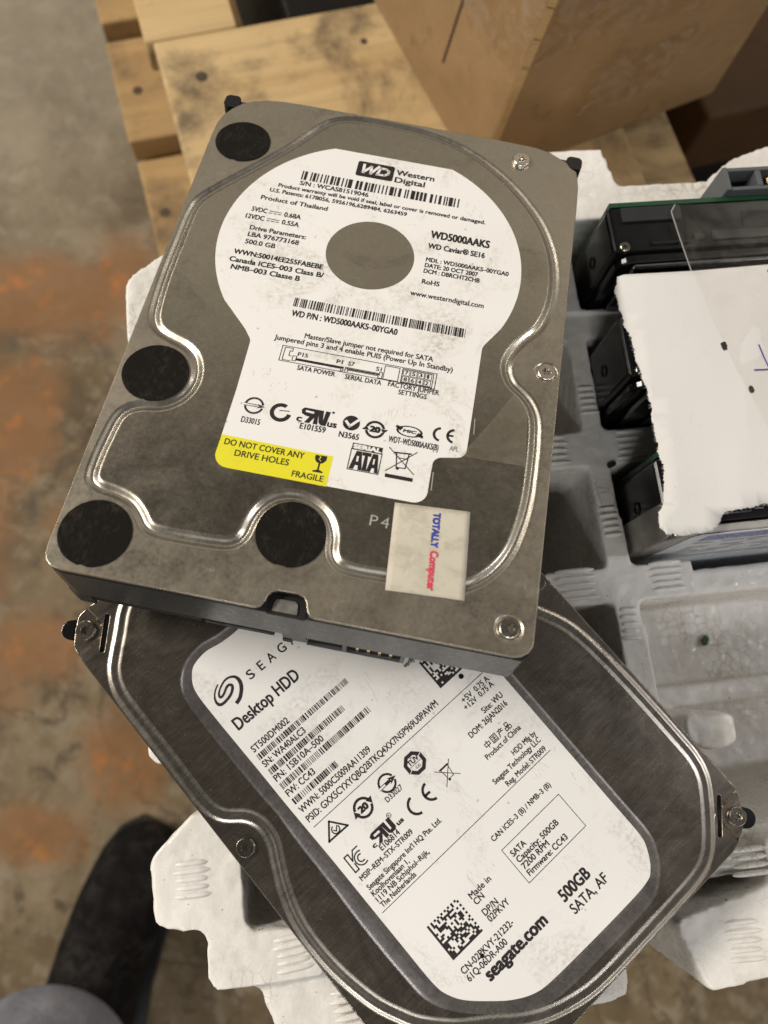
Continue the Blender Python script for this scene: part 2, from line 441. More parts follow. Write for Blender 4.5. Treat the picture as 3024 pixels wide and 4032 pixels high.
M['tape'] = tape_mat('clear_packing_tape', (0.985, 0.98, 0.97), 0.02, 0.12, 0.35, 0.07)
M['fold'] = cardboard('pale_worn_cardboard', (0.52, 0.35, 0.17))
M['brown_tape'] = tape_mat('creased_packing_tape', (0.95, 0.91, 0.84), 0.04, 0.14, 0.9, 0.24)
M['paper'] = label_paper('white_paper', (0.67, 0.655, 0.635), (0.35, 0.3, 0.24), 0.06, 0.75, 0.16)
def cloth(name, c0, c1, sc, folds):
    m, nt, p = mat_new(name)
    v = coords(nt)
    f = noise(nt, v, sc, 6, 0.72, 0.6); w = noise(nt, coords(nt, (1, 1, 0.35)), folds, 4, 0.55, 1.2)
    k = math_n(nt, 'MULTIPLY', ramp(nt, f, (0.42, 0.0), (0.68, 1.0)), ramp(nt, w, (0.40, 0.15), (0.62, 1.0)))
    nt.links.new(mix(nt, k, c0, c1), p.inputs['Base Color'])
    p.inputs['Roughness'].default_value = 0.92; p.inputs['Specular IOR Level'].default_value = 0.15
    bump(nt, p, math_n(nt, 'ADD', w, math_n(nt, 'MULTIPLY', f, 0.3)), 0.8, 0.012)
    return m


M['shoe'] = cloth('black_suede', (0.007, 0.006, 0.006), (0.045, 0.040, 0.036), 90, 16)
M['trouser'] = cloth('pale_grey_cloth', (0.26, 0.28, 0.345), (0.40, 0.42, 0.49), 50, 14)
M['leaf'] = plain('green_leaf_scrap', (0.03, 0.08, 0.015), 0.7)
M['crumb'] = plain('black_crumb', (0.015, 0.014, 0.013), 0.8)
M['seal'] = tape_mat('clear_seal_film', (0.93, 0.91, 0.86), 0.10, 0.2, 0.3, 0.10)

# ------------------------------------------------------------------ geometry helpers
def rotz(a):
    return Matrix.Rotation(a, 3, 'Z')


class MB:
    """collects shapes (mm) and links them as ONE mesh object (m)"""
    def __init__(self):
        self.v, self.f, self.s, self.m = [], [], [], []

    def add(self, verts, faces, smooth=False, mi=0):
        b = len(self.v)
        self.v += [tuple(p) for p in verts]
        self.f += [tuple(i + b for i in f) for f in faces]
        self.s += [smooth] * len(faces)
        self.m += [mi] * len(faces)
        return b

    def prism(self, loop, z0, z1, top=True, bottom=True):
        n = len(loop)
        a = sum(loop[i][0] * loop[(i + 1) % n][1] - loop[(i + 1) % n][0] * loop[i][1] for i in range(n))
        if a < 0: loop = loop[::-1]
        tri = tessellate_polygon([[Vector((x, y, 0)) for x, y in loop]])
        vs = [(x, y, z0) for x, y in loop] + [(x, y, z1) for x, y in loop]
        fs = [(i, (i + 1) % n, n + (i + 1) % n, n + i) for i in range(n)]
        for t in tri:
            t = list(t)
            c = area2([loop[i] for i in t])
            if c < 0: t.reverse()
            if top: fs.append(tuple(i + n for i in t))
            if bottom: fs.append(tuple(reversed(t)))
        self.add(vs, fs)

    def box(self, x0, x1, y0, y1, z0, z1):
        self.prism([(x0, y0), (x1, y0), (x1, y1), (x0, y1)], z0, z1)

    def hexa(self, bottom, top):
        vs = list(bottom) + list(top); n = len(bottom)
        fs = [tuple(range(n))[::-1], tuple(range(n, 2 * n))] + [(i, (i + 1) % n, n + (i + 1) % n, n + i) for i in range(n)]
        self.add(vs, fs)

    def lathe(self, prof, cx, cy, seg=32, smooth=True, cap=True):
        vs = []
        for r, z in prof:
            for k in range(seg):
                a = 2 * math.pi * k / seg
                vs.append((cx + r * math.cos(a), cy + r * math.sin(a), z))
        fs = []
        for j in range(len(prof) - 1):
            for k in range(seg):
                k2 = (k + 1) % seg
                fs.append((j * seg + k, j * seg + k2, (j + 1) * seg + k2, (j + 1) * seg + k))
        b = self.add(vs, fs, smooth)
        if cap:
            self.f.append(tuple(b + (len(prof) - 1) * seg + k for k in range(seg))); self.s.append(False); self.m.append(0)

    def build(self, name, mat, parent=None, bevel=0.0, seg=2, smooth_all=None, weld=False):
        me = bpy.data.meshes.new(name)
        me.from_pydata([(x * MM, y * MM, z * MM) for x, y, z in self.v], [], self.f)
        for p, s in zip(me.polygons, self.s): p.use_smooth = s if smooth_all is None else smooth_all
        mats = mat if isinstance(mat, (list, tuple)) else [mat]
        for q in mats: me.materials.append(q)
        for p, q in zip(me.polygons, self.m): p.material_index = q
        me.update()
        if weld:
            bm = bmesh.new(); bm.from_mesh(me)
            bmesh.ops.remove_doubles(bm, verts=bm.verts, dist=1e-6)
            bmesh.ops.recalc_face_normals(bm, faces=bm.faces)
            bm.to_mesh(me); bm.free()
        o = bpy.data.objects.new(name, me)
        COL.objects.link(o)
        if parent is not None: o.parent = parent
        if bevel > 0:
            bv = o.modifiers.new('bevel', 'BEVEL')
            bv.width = bevel * MM; bv.segments = seg; bv.limit_method = 'ANGLE'; bv.angle_limit = math.radians(40)
            bv.harden_normals = False
            for p in me.polygons: p.use_smooth = False
        return o


def area2(l):
    return sum(l[i][0] * l[(i + 1) % len(l)][1] - l[(i + 1) % len(l)][0] * l[i][1] for i in range(len(l)))


def ccw(l):
    return l if area2(l) > 0 else l[::-1]


def circle(cx, cy, r, n=40):
    return [(cx + r * math.cos(2 * math.pi * k / n), cy + r * math.sin(2 * math.pi * k / n)) for k in range(n)]


def inside(p, loop):
    x, y = p; r = False; n = len(loop); j = n - 1
    for i in range(n):
        xi, yi = loop[i]; xj, yj = loop[j]
        if (yi > y) != (yj > y) and x < (xj - xi) * (y - yi) / (yj - yi) + xi: r = not r
        j = i
    return r


def fillet(pts, r, n=6, closed=True):
    """round the corners of a polygon; r one radius or one per corner"""
    out = []; m = len(pts)
    for i in range(m):
        a, b, c = Vector(pts[i - 1]), Vector(pts[i]), Vector(pts[(i + 1) % m])
        ri = r[i] if isinstance(r, (list, tuple)) else r
        d1, d2 = (a - b), (c - b)
        l1, l2 = d1.length, d2.length
        d1.normalize(); d2.normalize()
        ang = d1.angle(d2)
        if ri <= 0 or ang > 3.10: out.append(tuple(b)); continue
        t = min(ri / math.tan(ang / 2), l1 * 0.48, l2 * 0.48); rr = t * math.tan(ang / 2)
        p, q = b + d1 * t, b + d2 * t
        cen = b + (d1 + d2).normalized() * (rr / math.sin(ang / 2))
        a0 = math.atan2(p.y - cen.y, p.x - cen.x); a1 = math.atan2(q.y - cen.y, q.x - cen.x)
        da = (a1 - a0 + math.pi) % (2 * math.pi) - math.pi
        for k in range(n + 1):
            w = a0 + da * k / n
            out.append((cen.x + rr * math.cos(w), cen.y + rr * math.sin(w)))
    return out


def spline(pts, step=0.6, smooth=2):
    """closed smooth curve through pts, evenly resampled"""
    n = len(pts); d = []
    for i in range(n):
        p0, p1, p2, p3 = (Vector(pts[(i + k) % n]) for k in (-1, 0, 1, 2))
        m = max(4, int((p2 - p1).length / 0.25))
        for k in range(m):
            t = k / m
            d.append(0.5 * ((2 * p1) + (p2 - p0) * t + (2 * p0 - 5 * p1 + 4 * p2 - p3) * t * t + (3 * p1 - p0 - 3 * p2 + p3) * t ** 3))
    L = [0.0]
    for i in range(len(d)): L.append(L[-1] + (d[(i + 1) % len(d)] - d[i]).length)
    m = int(L[-1] / step); out = []; j = 0
    for k in range(m):
        s = L[-1] * k / m
        while L[j + 1] < s: j += 1
        w = (s - L[j]) / max(1e-9, L[j + 1] - L[j])
        out.append(d[j].lerp(d[(j + 1) % len(d)], w))
    for _ in range(smooth):
        out = [(out[i - 1] + out[i] * 2 + out[(i + 1) % m]) / 4 for i in range(m)]
    return [tuple(p) for p in out]


def offset(path, d):
    """move a closed CCW path outwards by d, with folds smoothed away"""
    n = len(path); P = [Vector(p) for p in path]; R = []
    for i in range(n):
        t = P[(i + 1) % n] - P[i - 1]; t.normalize()
        R.append(P[i] + Vector((t.y, -t.x)) * d)
    if abs(d) > 0.3:
        ok = []
        for i in range(n):
            m = 1e9
            for k in range(-14, 15):
                q = P[(i + k) % n]
                m = min(m, (R[i] - q).length_squared)
            ok.append(m > (abs(d) * 0.985) ** 2)
        if not all(ok) and any(ok):
            for i in range(n):
                if not ok[i]:
                    a = 1
                    while not ok[(i - a) % n]: a += 1
                    b = 1
                    while not ok[(i + b) % n]: b += 1
                    R[i] = R[(i - a) % n].lerp(R[(i + b) % n], a / (a + b))
    return [tuple(p) for p in R]


def fill(outer, holes, extra=()):
    """triangles between an outer loop and holes (plus extra constraint polylines)"""
    vs, es = [], []
    for lp in [outer] + list(holes):
        b = len(vs); vs += [Vector(p) for p in lp]
        es += [(b + i, b + (i + 1) % len(lp)) for i in range(len(lp))]
    for pl in extra:
        b = len(vs); vs += [Vector(p) for p in pl]
        es += [(b + i, b + i + 1) for i in range(len(pl) - 1)]
    ov, oe, of, _, _, _ = delaunay_2d_cdt(vs, es, [], 0, 1e-7)
    tris = []
    for t in of:
        c = (sum(ov[i].x for i in t) / len(t), sum(ov[i].y for i in t) / len(t))
        if inside(c, outer) and not any(inside(c, h) for h in holes): tris.append(tuple(t))
    return [tuple(p) for p in ov], tris


class Feature:
    def __init__(self, path, profile, hole=False, children=(), extra=(), ring=0, inner=0):
        self.path, self.profile, self.hole, self.children, self.extra = ccw(path), profile, hole, children, extra
        self.ring, self.inner = ring, inner


def cover_mesh(outline, feats, z, lip, zf=None, extra=(), edge=0.22):
    """stamped sheet-metal cover: flat regions joined by swept pressed profiles"""
    mb = MB(); zf = zf or (lambda x, y: 0.0)
    outline = ccw(outline)
    top = offset(outline, -edge)
    n = len(outline)
    rings = [(offset(outline, -0.02), -lip), (outline, -lip * 0.96), (outline, -edge * 0.8), (offset(outline, -edge * 0.35), -edge * 0.22), (top, 0.0)]
    vs = [(x, y, z + dz + zf(x, y)) for r, dz in rings for x, y in r]
    fs = [(j * n + i, j * n + (i + 1) % n, (j + 1) * n + (i + 1) % n, (j + 1) * n + i) for j in range(len(rings) - 1) for i in range(n)]
    mb.add(vs, fs, True)

    def region(loop, fts, zz, ext, mi=0):
        rs = [[(offset(f.path, d), dz) for d, dz in f.profile] for f in fts]
        ov, tr = fill(loop, [r[0][0] for r in rs], ext)
        mb.add([(x, y, zz + zf(x, y)) for x, y in ov], tr, False, mi)
        for f, r in zip(fts, rs):
            m = len(f.path)
            vs = [(x, y, z + dz + zf(x, y)) for ring, dz in r for x, y in ring]
            fs = [(j * m + i, j * m + (i + 1) % m, (j + 1) * m + (i + 1) % m, (j + 1) * m + i) for j in range(len(r) - 1) for i in range(m)]
            mb.add(vs, fs, True, f.ring)
            if not f.hole: region(r[-1][0], f.children, z + r[-1][1], f.extra, f.inner)
    region(top, feats, z, extra)
    return mb


def screw(parent, x, y, z, r, h, mat, turn=0.0, star=0.42):
    mb = MB(); seg = 40
    prof = [(r * 1.02, z - 0.6), (r, z + h * 0.55), (r * 0.965, z + h * 0.82), (r * 0.88, z + h)]
    mb.lathe(prof, x, y, seg, True, False)
    st = []
    for k in range(48):
        a = 2 * math.pi * k / 48
        q = r * star * (1 + 0.20 * math.cos(6 * a + turn))
        st.append((x + q * math.cos(a), y + q * math.sin(a)))
    ov, tr = fill(circle(x, y, r * 0.88, seg), [st])
    mb.add([(a, b, z + h) for a, b in ov], tr, False)
    st2 = [(x + (a - x) * 0.86, y + (b - y) * 0.86) for a, b in st]
    m = len(st)
    vs = [(a, b, z + h) for a, b in st] + [(a, b, z + h - 0.9 * r * 0.4) for a, b in st2]
    mb.add(vs, [(i, (i + 1) % m, m + (i + 1) % m, m + i) for i in range(m)] + [tuple(range(m, 2 * m))], False)
    return mb.build('screw', mat, parent)


class Ink:
    """flat printing: text, bars and marks at one height above a label (mm)"""
    cap = None

    def __init__(self, z):
        self.z, self.v, self.f, self.h = z, [], [], {}

    def _text(self, s, bold):
        cu = bpy.data.curves.new('glyphs', 'FONT')
        cu.body = s; cu.size = 1.0; cu.resolution_u = 3; cu.offset = bold
        o = bpy.data.objects.new('glyphs', cu); COL.objects.link(o)
        dg = bpy.context.evaluated_depsgraph_get(); dg.update()
        me = bpy.data.meshes.new_from_object(o.evaluated_get(dg))
        v = [(p.co.x, p.co.y) for p in me.vertices]; f = [tuple(p.vertices) for p in me.polygons]
        bpy.data.objects.remove(o); bpy.data.curves.remove(cu); bpy.data.meshes.remove(me)
        return v, f

    def text(self, s, x0, y, x1, h, bold=0.0, ang=0.0, shear=0.0):
        """fit a line between x0 and x1 with cap height h; bold (mm) overprints it slightly shifted"""
        if Ink.cap is None:
            v, _ = self._text('H', 0.0); Ink.cap = max(p[1] for p in v)
        v, f = self._text(s, 0.0)
        a, b = min(p[0] for p in v), max(p[0] for p in v)
        c, n = math.cos(ang), math.sin(ang)
        steps = [(0, 0)] if bold <= 0 else [(-.5, -.35), (.5, -.35), (-.5, .35), (.5, .35), (0, 0)]
        sx, sy = (x1 - x0 - max(0, bold)) / (b - a), (h - 0.7 * max(0, bold)) / Ink.cap
        for lv, (ox, oy) in enumerate(steps):
            k = len(self.v)
            for px, py in v:
                u, w = (px - a) * sx + (ox + 0.5) * bold, py * sy + (oy + 0.35) * bold
                u += w * shear
                self.h[len(self.v)] = lv * 0.006
                self.v.append((x0 + u * c - w * n, y + u * n + w * c))
            self.f += [tuple(i + k for i in q) for q in f]

    def poly(self, loop):
        loop = ccw(list(loop)); k = len(self.v); self.v += loop
        for t in tessellate_polygon([[Vector((x, y, 0)) for x, y in loop]]):
            t = list(t)
            if area2([loop[i] for i in t]) < 0: t.reverse()
            self.f.append(tuple(i + k for i in t))

    def rect(self, x0, y0, x1, y1):
        self.poly([(x0, y0), (x1, y0), (x1, y1), (x0, y1)])

    def stroke(self, pts, w, closed=False):
        P = [Vector(p) for p in pts]
        n = len(P)
        for i in range(n if closed else n - 1):
            a, b = P[i], P[(i + 1) % n]
            t = (b - a)
            if t.length < 1e-6: continue
            t.normalize(); q = Vector((-t.y, t.x)) * w / 2; e = t * w * 0.45
            self.poly([tuple(a - q - e), tuple(b - q + e), tuple(b + q + e), tuple(a + q - e)])

    def arc(self, cx, cy, r, w, a0=0, a1=360, sy=1.0, n=40):
        pts = []
        for k in range(n + 1):
            a = math.radians(a0 + (a1 - a0) * k / n); pts.append((math.cos(a), math.sin(a)))
        k0 = len(self.v)
        for c, s in pts:
            self.v += [(cx + (r - w / 2) * c, cy + (r - w / 2) * s * sy), (cx + (r + w / 2) * c, cy + (r + w / 2) * s * sy)]
        self.f += [(k0 + 2 * i, k0 + 2 * i + 1, k0 + 2 * i + 3, k0 + 2 * i + 2) for i in range(n)]

    def disc(self, cx, cy, r, sy=1.0, n=28):
        self.poly([(cx + r * math.cos(2 * math.pi * k / n), cy + r * sy * math.sin(2 * math.pi * k / n)) for k in range(n)])

    def bars(self, x0, x1, y0, y1, unit, seed):
        rnd = random.Random(seed); x = x0
        while x < x1:
            w = rnd.choice((1, 1, 1, 2, 2, 3)) * unit
            self.rect(x, y0, min(x + w, x1), y1)
            x += w + rnd.choice((1, 1, 1, 2, 2, 3)) * unit * 0.9

    def build(self, name, mat, parent):
        me = bpy.data.meshes.new(name)
        me.from_pydata([(x * MM, y * MM, (self.z + self.h.get(i, 0.0)) * MM) for i, (x, y) in enumerate(self.v)], [], self.f)
        me.materials.append(mat)
        o = bpy.data.objects.new(name, me); COL.objects.link(o); o.parent = parent
        return o


def tag(o, label, cat, group=None):
    o['label'] = label; o['category'] = cat
    if group: o['group'] = group
    return o


def thing(name, loc, rot3, label, cat, group=None):
    o = bpy.data.objects.new(name, None); COL.objects.link(o)
    o.empty_display_size = 0.02
    o.matrix_world = Matrix.LocRotScale(Vector(loc) * MM, rot3.to_quaternion(), None)
    return tag(o, label, cat, group)


def place(mb, name, mat, loc, rot3, **kw):
    o = mb.build(name, mat, None, **kw)
    o.matrix_world = Matrix.LocRotScale(Vector(loc) * MM, rot3.to_quaternion(), None)
    return o

# ------------------------------------------------------------------ floor
FLOOR_Z = -500.0
mb = MB()
mb.add([(-9000, -9000, FLOOR_Z), (9000, -9000, FLOOR_Z), (9000, 9000, FLOOR_Z), (-9000, 9000, FLOOR_Z)], [(0, 1, 2, 3)])
floor = mb.build('floor', M['concrete'])
floor['kind'] = 'structure'

# ------------------------------------------------------------------ pallets
PA = math.radians(16.5)                        # how the pallets lie on the floor


def pallet(name, loc, ang, label, boards, height, mat, stringers, nails):
    """boards: (x0, x1, y0, y1) of the deck; stringers: (x0, x1, y0, y1) below it"""
    root = thing(name, loc, rotz(ang), label, 'pallet')
    for x0, x1, y0, y1 in boards:
        b = MB(); b.box(x0, x1, y0, y1, -20, 0)
        b.build('deck_board', mat, root, bevel=1.6)
    for x0, x1, y0, y1 in stringers:
        b = MB(); b.box(x0, x1, y0, y1, -height + 18, -20.3)
        b.build('stringer', mat, root, bevel=1.6)
        for yy in (y0 + 30, (y0 + y1) / 2, y1 - 120):
            pass
    for y in (-140, -290, -420):
        b = MB(); b.box(boards[0][0] + 10, boards[0][0] + 195, y, y + 90, -height, -height + 17.7)
        b.build('bottom_board', mat, root, bevel=1.6)
    for x, y, r in nails:
        b = MB(); b.lathe([(r, 0.15), (r * 0.8, 0.35), (r * 0.3, 0.2)], x, y, 14)
        b.build('nail_head', M['nail'], root)
    return root


# deck of the pallet that carries the box and the foam tray: its corner is the visible board end
pallet('wooden_pallet', (-119.9, 345.9, -130.2), PA, 'pale wooden pallet with clean wide deck board under the foam tray',
       [(0, 232, -150, 0), (-3, 286, -292, -166), (-8, 286, -452, -310), (-4, 46, 0.5, 150)], 110, M['wood'],
       [(14, 52, -450, 200), (130, 170, -450, -20), (236, 274, -450, -20)], [(20, -27, 3.2), (24, -118, 3.0), (110, -4 - 20, 2.0), (20, 60, 3)])
# the one beneath, sticking out to the left
pallet('wooden_pallet', (-119.9 - 36, 345.9 + 6, -242.0), PA - 0.012, 'grubby lower pallet sticking out left under the pale one',
       [(0, 70, 22, 106), (2, 205, -78, 6), (-5, 205, -190, -94), (3, 205, -310, -206), (0, 70, 122, 230)], 125, M['wood_old'],
       [(6, 50, -330, 240), (150, 190, -330, 0)], [(14, 62, 3.4), (12, -36, 3.4), (15, -140, 3.4), (12, 165, 3.4)])
pallet('wooden_pallet', (-119.9 - 30, 345.9 - 6, -368.0), PA, 'third pallet at the bottom of the stack on the concrete',
       [(0, 205, -150, -40), (0, 70, -20, 110), (0, 205, -300, -170)], 131, M['wood_old'], [(6, 50, -330, 240), (150, 190, -330, 0)], [(14, 62, 3.4)])

# ------------------------------------------------------------------ cardboard boxes
nb = [(51.4, 267.3), (185.4, 331.3), (112, 485), (-22, 421)]
box = MB()
box.hexa([(x, y, -130) for x, y in nb], [(66, 261, 70), (186, 329, 70), (118, 486, 70), (-12, 424, 70)])
root = tag(place(box, 'cardboard_box', M['card'], (0, 0, 0), rotz(0), bevel=2.5, seg=3), 'tan cardboard box with creased clear tape standing on the pale pallet', 'box')
def box_pt(s, h, face):
    """point on the front (right-hand) or side (left-hand) face: s along the face, h in height"""
    k = (h + 130) / 200.0
    a = Vector((51.4, 267.3)).lerp(Vector((66, 261)), k)
    b = (Vector((185.4, 331.3)).lerp(Vector((186, 329)), k) if face == 'front' else Vector((-22, 421)).lerp(Vector((-12, 424)), k))
    return a.lerp(b, s)
def tape_patch(face, pts, n_out):
    m = MB(); vs = []
    for s, h, lift in pts:
        p = box_pt(s, h, face)
        vs.append((p.x + n_out[0] * lift, p.y + n_out[1] * lift, h))
    m.add(vs, [tuple(range(len(vs)))])
    return m
rnd = random.Random(5)
def tape_sheet(face, s0, s1, h0, h1, n_out, nx=26, nz=14, crease=1.2, seed=1):
    r = random.Random(seed); m = MB(); vs = []
    ph = [r.uniform(0, 6) for _ in range(6)]
    for j in range(nz + 1):
        for i in range(nx + 1):
            u, w = i / nx, j / nz
            s = s0 + (s1 - s0) * u; h = h0 + (h1 - h0) * w + math.sin(u * 7 + ph[0]) * 1.5 * (1 if j in (0, nz) else 0.4)
            lift = 0.6 + crease * abs(math.sin(u * 17 + w * 5 + ph[1]) * math.sin(w * 9 - u * 6 + ph[2])) + r.uniform(0, 0.35)
            p = box_pt(s, h, face)
            vs.append((p.x + n_out[0] * lift, p.y + n_out[1] * lift, h))
    fs = [(j * (nx + 1) + i, j * (nx + 1) + i + 1, (j + 1) * (nx + 1) + i + 1, (j + 1) * (nx + 1) + i) for j in range(nz) for i in range(nx)]
    m.add(vs, fs, False)
    return m
NF = (0.431, -0.902); NS = (-0.90, -0.43)
tape_sheet('front', 0.02, 0.98, -52, 14, NF, 44, 18, 1.7, 2).build('tape_strip', M['brown_tape'], root)
tape_sheet('front', 0.30, 0.66, -100, -66, NF, 20, 12, 2.6, 3).build('tape_strip', M['brown_tape'], root)
tape_sheet('side', 0.0, 0.42, -60, 20, NS, 22, 14, 1.3, 4).build('tape_strip', M['brown_tape'], root)
cord = MB()
for i in range(12):
    h0, h1 = -125 + i * 15.0, -125 + (i + 1) * 15.0 + 1
    a, b = box_pt(0.0, h0, 'front'), box_pt(0.0, h1, 'front')
    cord.hexa([(a.x - 1.5, a.y - 1.2, h0), (a.x + 1.6, a.y - 1.9, h0), (a.x + 2.2, a.y + .8, h0), (a.x - .8, a.y + .8, h0)],
              [(b.x - 1.5, b.y - 1.2, h1), (b.x + 1.6, b.y - 1.9, h1), (b.x + 2.2, b.y + .8, h1), (b.x - .8, b.y + .8, h1)])
cord.build('corner_fold', M['fold'], root)

pn_ = MB(); q0, q1, q2 = box_pt(0.30, -22, 'side'), box_pt(0.285, -60, 'side'), box_pt(0.30, -100, 'side')
for a, b, za, zb in ((q0, q1, -22, -60), (q1, q2, -60, -100)):
    pn_.add([(a.x - 0.5, a.y + 0.6 - 0.4, za), (a.x - 1.3, a.y + 1.4 - 0.4, za), (b.x - 1.3, b.y + 1.4 - 0.4, zb), (b.x - 0.5, b.y + 0.6 - 0.4, zb)], [(0, 1, 2, 3)])
pn_.build('dark_streak', M['nail'], root)
b2 = MB(); b2.box(-30, 420, -80, 320, 0, 280)  # added block, makes the shaded gap beside the box dark
tag(place(b2, 'shade_filler', M['gap_shade'], (238, 352, -500), rotz(0.38), bevel=2.5), 'black crate added to stand for the dark gap to the right of the tan box', 'filler')
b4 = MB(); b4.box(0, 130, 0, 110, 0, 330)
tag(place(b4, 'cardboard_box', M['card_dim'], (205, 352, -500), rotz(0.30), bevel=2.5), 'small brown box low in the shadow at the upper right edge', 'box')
b3 = MB(); b3.box(80, 286, 6, 300, 0, 340)  # added block, blackens the gap beyond the deck board
tag(place(b3, 'shade_filler', M['gap_shade'], (-119.9, 345.9, -500), rotz(PA), bevel=2.5), 'black crate added to stand for the dark gap behind the pale deck board at the top of the picture', 'filler')

# ------------------------------------------------------------------ foam tray
TA = math.radians(6.2)
foam = MB()
FZ = -128.0
BASE = -96.0
outer = [(-68, -62), (178, -62), (178, 192), (-70, 192)]
foam.box(-50, 178, -34, 166, FZ, BASE)                            # floor of the pockets


def scal(loop, z1=0.0, z0=FZ): foam.prism(loop, z0, z1)


# side wall on the left with its bulging ends
scal(fillet([(-69.4, 112), (-70.2, 138), (-57, 147), (-38, 148), (-38, 112)], [4, 9, 7, 2, 2]))
scal([(-50, -18), (-50, 120), (-40, 120), (-40, -18)])
scal(fillet([(-68.4, 0), (-66, -3.4), (-58, -4), (-58, 12), (-67, 10)], 2))
scal(fillet([(-57.5, -16.5), (-68.5, -26.2), (-68.0, -41.0), (-64.8, -43.2), (-55, -44.5), (-55.3, -56), (-53, -58.4), (-40, -58.6), (-26, -58), (-26, -47), (-45, -45.5), (-45.5, -30), (-45, -16)], [4, 5, 5, 3, 3, 3, 3, 3, 2, 2, 3, 3, 2]))
scal(fillet([(-44, -57), (-39, -72), (-5, -76), (44, -74.6), (50.2, -73.6), (50.9, -62), (50.4, -58), (-20, -50), (-44, -50)], 3), -2)
foam.box(-30, 52, -60, -30, FZ, -60)                              # near end wall below the drive
# wall between the two rows of slots, with teeth either side every 39.6 mm
scal([(62.6, -40), (63.2, 40), (63.6, 168), (69.6, 168), (69.4, 90), (70.6, 38), (71.0, 30), (72.6, -40)])
teeth = [(26.2, 36.5), (67.0, 78.2), (108.0, 118.4), (149.5, 160.5)]
for a, b in teeth:
    scal(fillet([(44, a), (89.0, a), (89.0, b), (44, b)], 1.5))
    if b < 150: scal([(-50, a), (-30, a), (-30, b), (-50, b)])
    scal([(150, a), (178, a), (178, b), (150, b)])
    foam.box(-46, 46, a + 1, b - 1, FZ, -48)                      # low ribs tie the teeth across
    foam.box(70, 160, a + 1.5, b - 0.5, FZ, -20)
# broken teeth and end wall at the lower right
scal(fillet([(74, -9), (93, -17), (91.5, -6.8), (82, -5.6), (74, -6)], 2.5), -3)
scal(fillet([(77, -6), (82.4, -6.8), (92.0, -7.2), (92.0, -13.5), (90.0, -16.0), (84, -16.5), (77, -14)], 2.2), 0)
foam.box(70, 170, -6.6, 0.7, FZ, -40)
foam.box(70, 170, -3.0, 30, FZ, -58)
scal(fillet([(64, -57), (92.5, -51.5), (92.5, -40), (178, -30), (178, -64), (90, -73.2), (70.5, -75)], [3, 3, 3, 2, 2, 3, 3]), 0)
foam.box(72, 178, -50, -38, FZ, -6)
foam.box(66, 178, -46, -8, FZ, -70)
# far wall
scal([(30, 176.0), (86.6, 176.4), (89.6, 161.6), (178, 162.0), (178, 150), (30, 150)])
scal(fillet([(119, 158), (121.5, 163), (131, 170), (145, 174.5), (178, 178), (178, 158)], 2))
foam.box(-46, 60, 155, 166, FZ, -40)
fo = place(foam, 'foam_tray', M['foam'], (0, 0, 0), rotz(TA))
rm = fo.modifiers.new('round', 'REMESH'); rm.mode = 'VOXEL'; rm.voxel_size = 0.95 * MM; rm.use_smooth_shade = True
tx = bpy.data.textures.new('bead_relief', 'CLOUDS'); tx.noise_scale = 0.0034; tx.noise_depth = 2
dm = fo.modifiers.new('beads', 'DISPLACE'); dm.texture = tx; dm.strength = 0.75 * MM; dm.mid_level = 0.5; dm.texture_coords = 'LOCAL'
sm = fo.modifiers.new('soften', 'SMOOTH'); sm.iterations = 2; sm.factor = 0.5
tag(fo, 'white bead foam packing tray with toothed slots under the drives', 'foam tray')
# moulded grip ribs on the tooth tops


def grip(cx, cy, n, length, pitch, ang, z=0.0):
    ribs = MB()
    c, s = math.cos(ang), math.sin(ang)
    for k in range(n):
        o = (k - (n - 1) / 2) * pitch
        ln = length * (0.93 + 0.07 * math.cos(k * 2.1))
        vs = []
        seg = 7
        for e in range(9):
            u = (e / 8 - 0.5) * ln; taper = (0.35, 0.85, 1, 1, 1, 1, 1, 0.85, 0.35)[e]
            for q in range(seg):
                a = math.pi * q / (seg - 1)
                w = o + math.cos(a) * 0.72 * taper; h = z - 0.35 + math.sin(a) * 1.0 * taper
                vs.append((cx + u * c - w * s, cy + u * s + w * c, h))
        ribs.add(vs, [(e * seg + q, (e + 1) * seg + q, (e + 1) * seg + q + 1, e * seg + q + 1) for e in range(8) for q in range(seg - 1)], True)
    ribs.build('grip_ribs', M['foam'], fo)


grip(53.5, 32.5, 5, 13, 2.0, 0)
grip(80.5, 32.5, 5, 11, 1.9, 0)
grip(53, 73, 5, 11, 2.0, 0)
grip(77, 73, 5, 10, 2.0, 0)
grip(66.6, 50, 5, 6, 2.0, 0.05); grip(67, 20, 5, 6, 2.0, -0.05); grip(66.5, 88, 5, 6, 2.0, 0); grip(67.5, -2, 4, 6, 2, 0)
grip(-58, -32, 5, 9.5, 1.9, 0); grip(-34, -52, 5, 10, 1.8, 0.1)
grip(82, -64, 5, 11, 2.2, -0.05); grip(88, -45.5, 4, 11, 2, -0.02); grip(-20, -66, 5, 12, 2, 0.1)

# ------------------------------------------------------------------ drives standing in the slots
def rounded_box(x0, x1, y0, y1, z0, z1): 
    m = MB(); m.box(x0, x1, y0, y1, z0, z1); return m


GROUP = 'black hard drives standing in the foam slots'


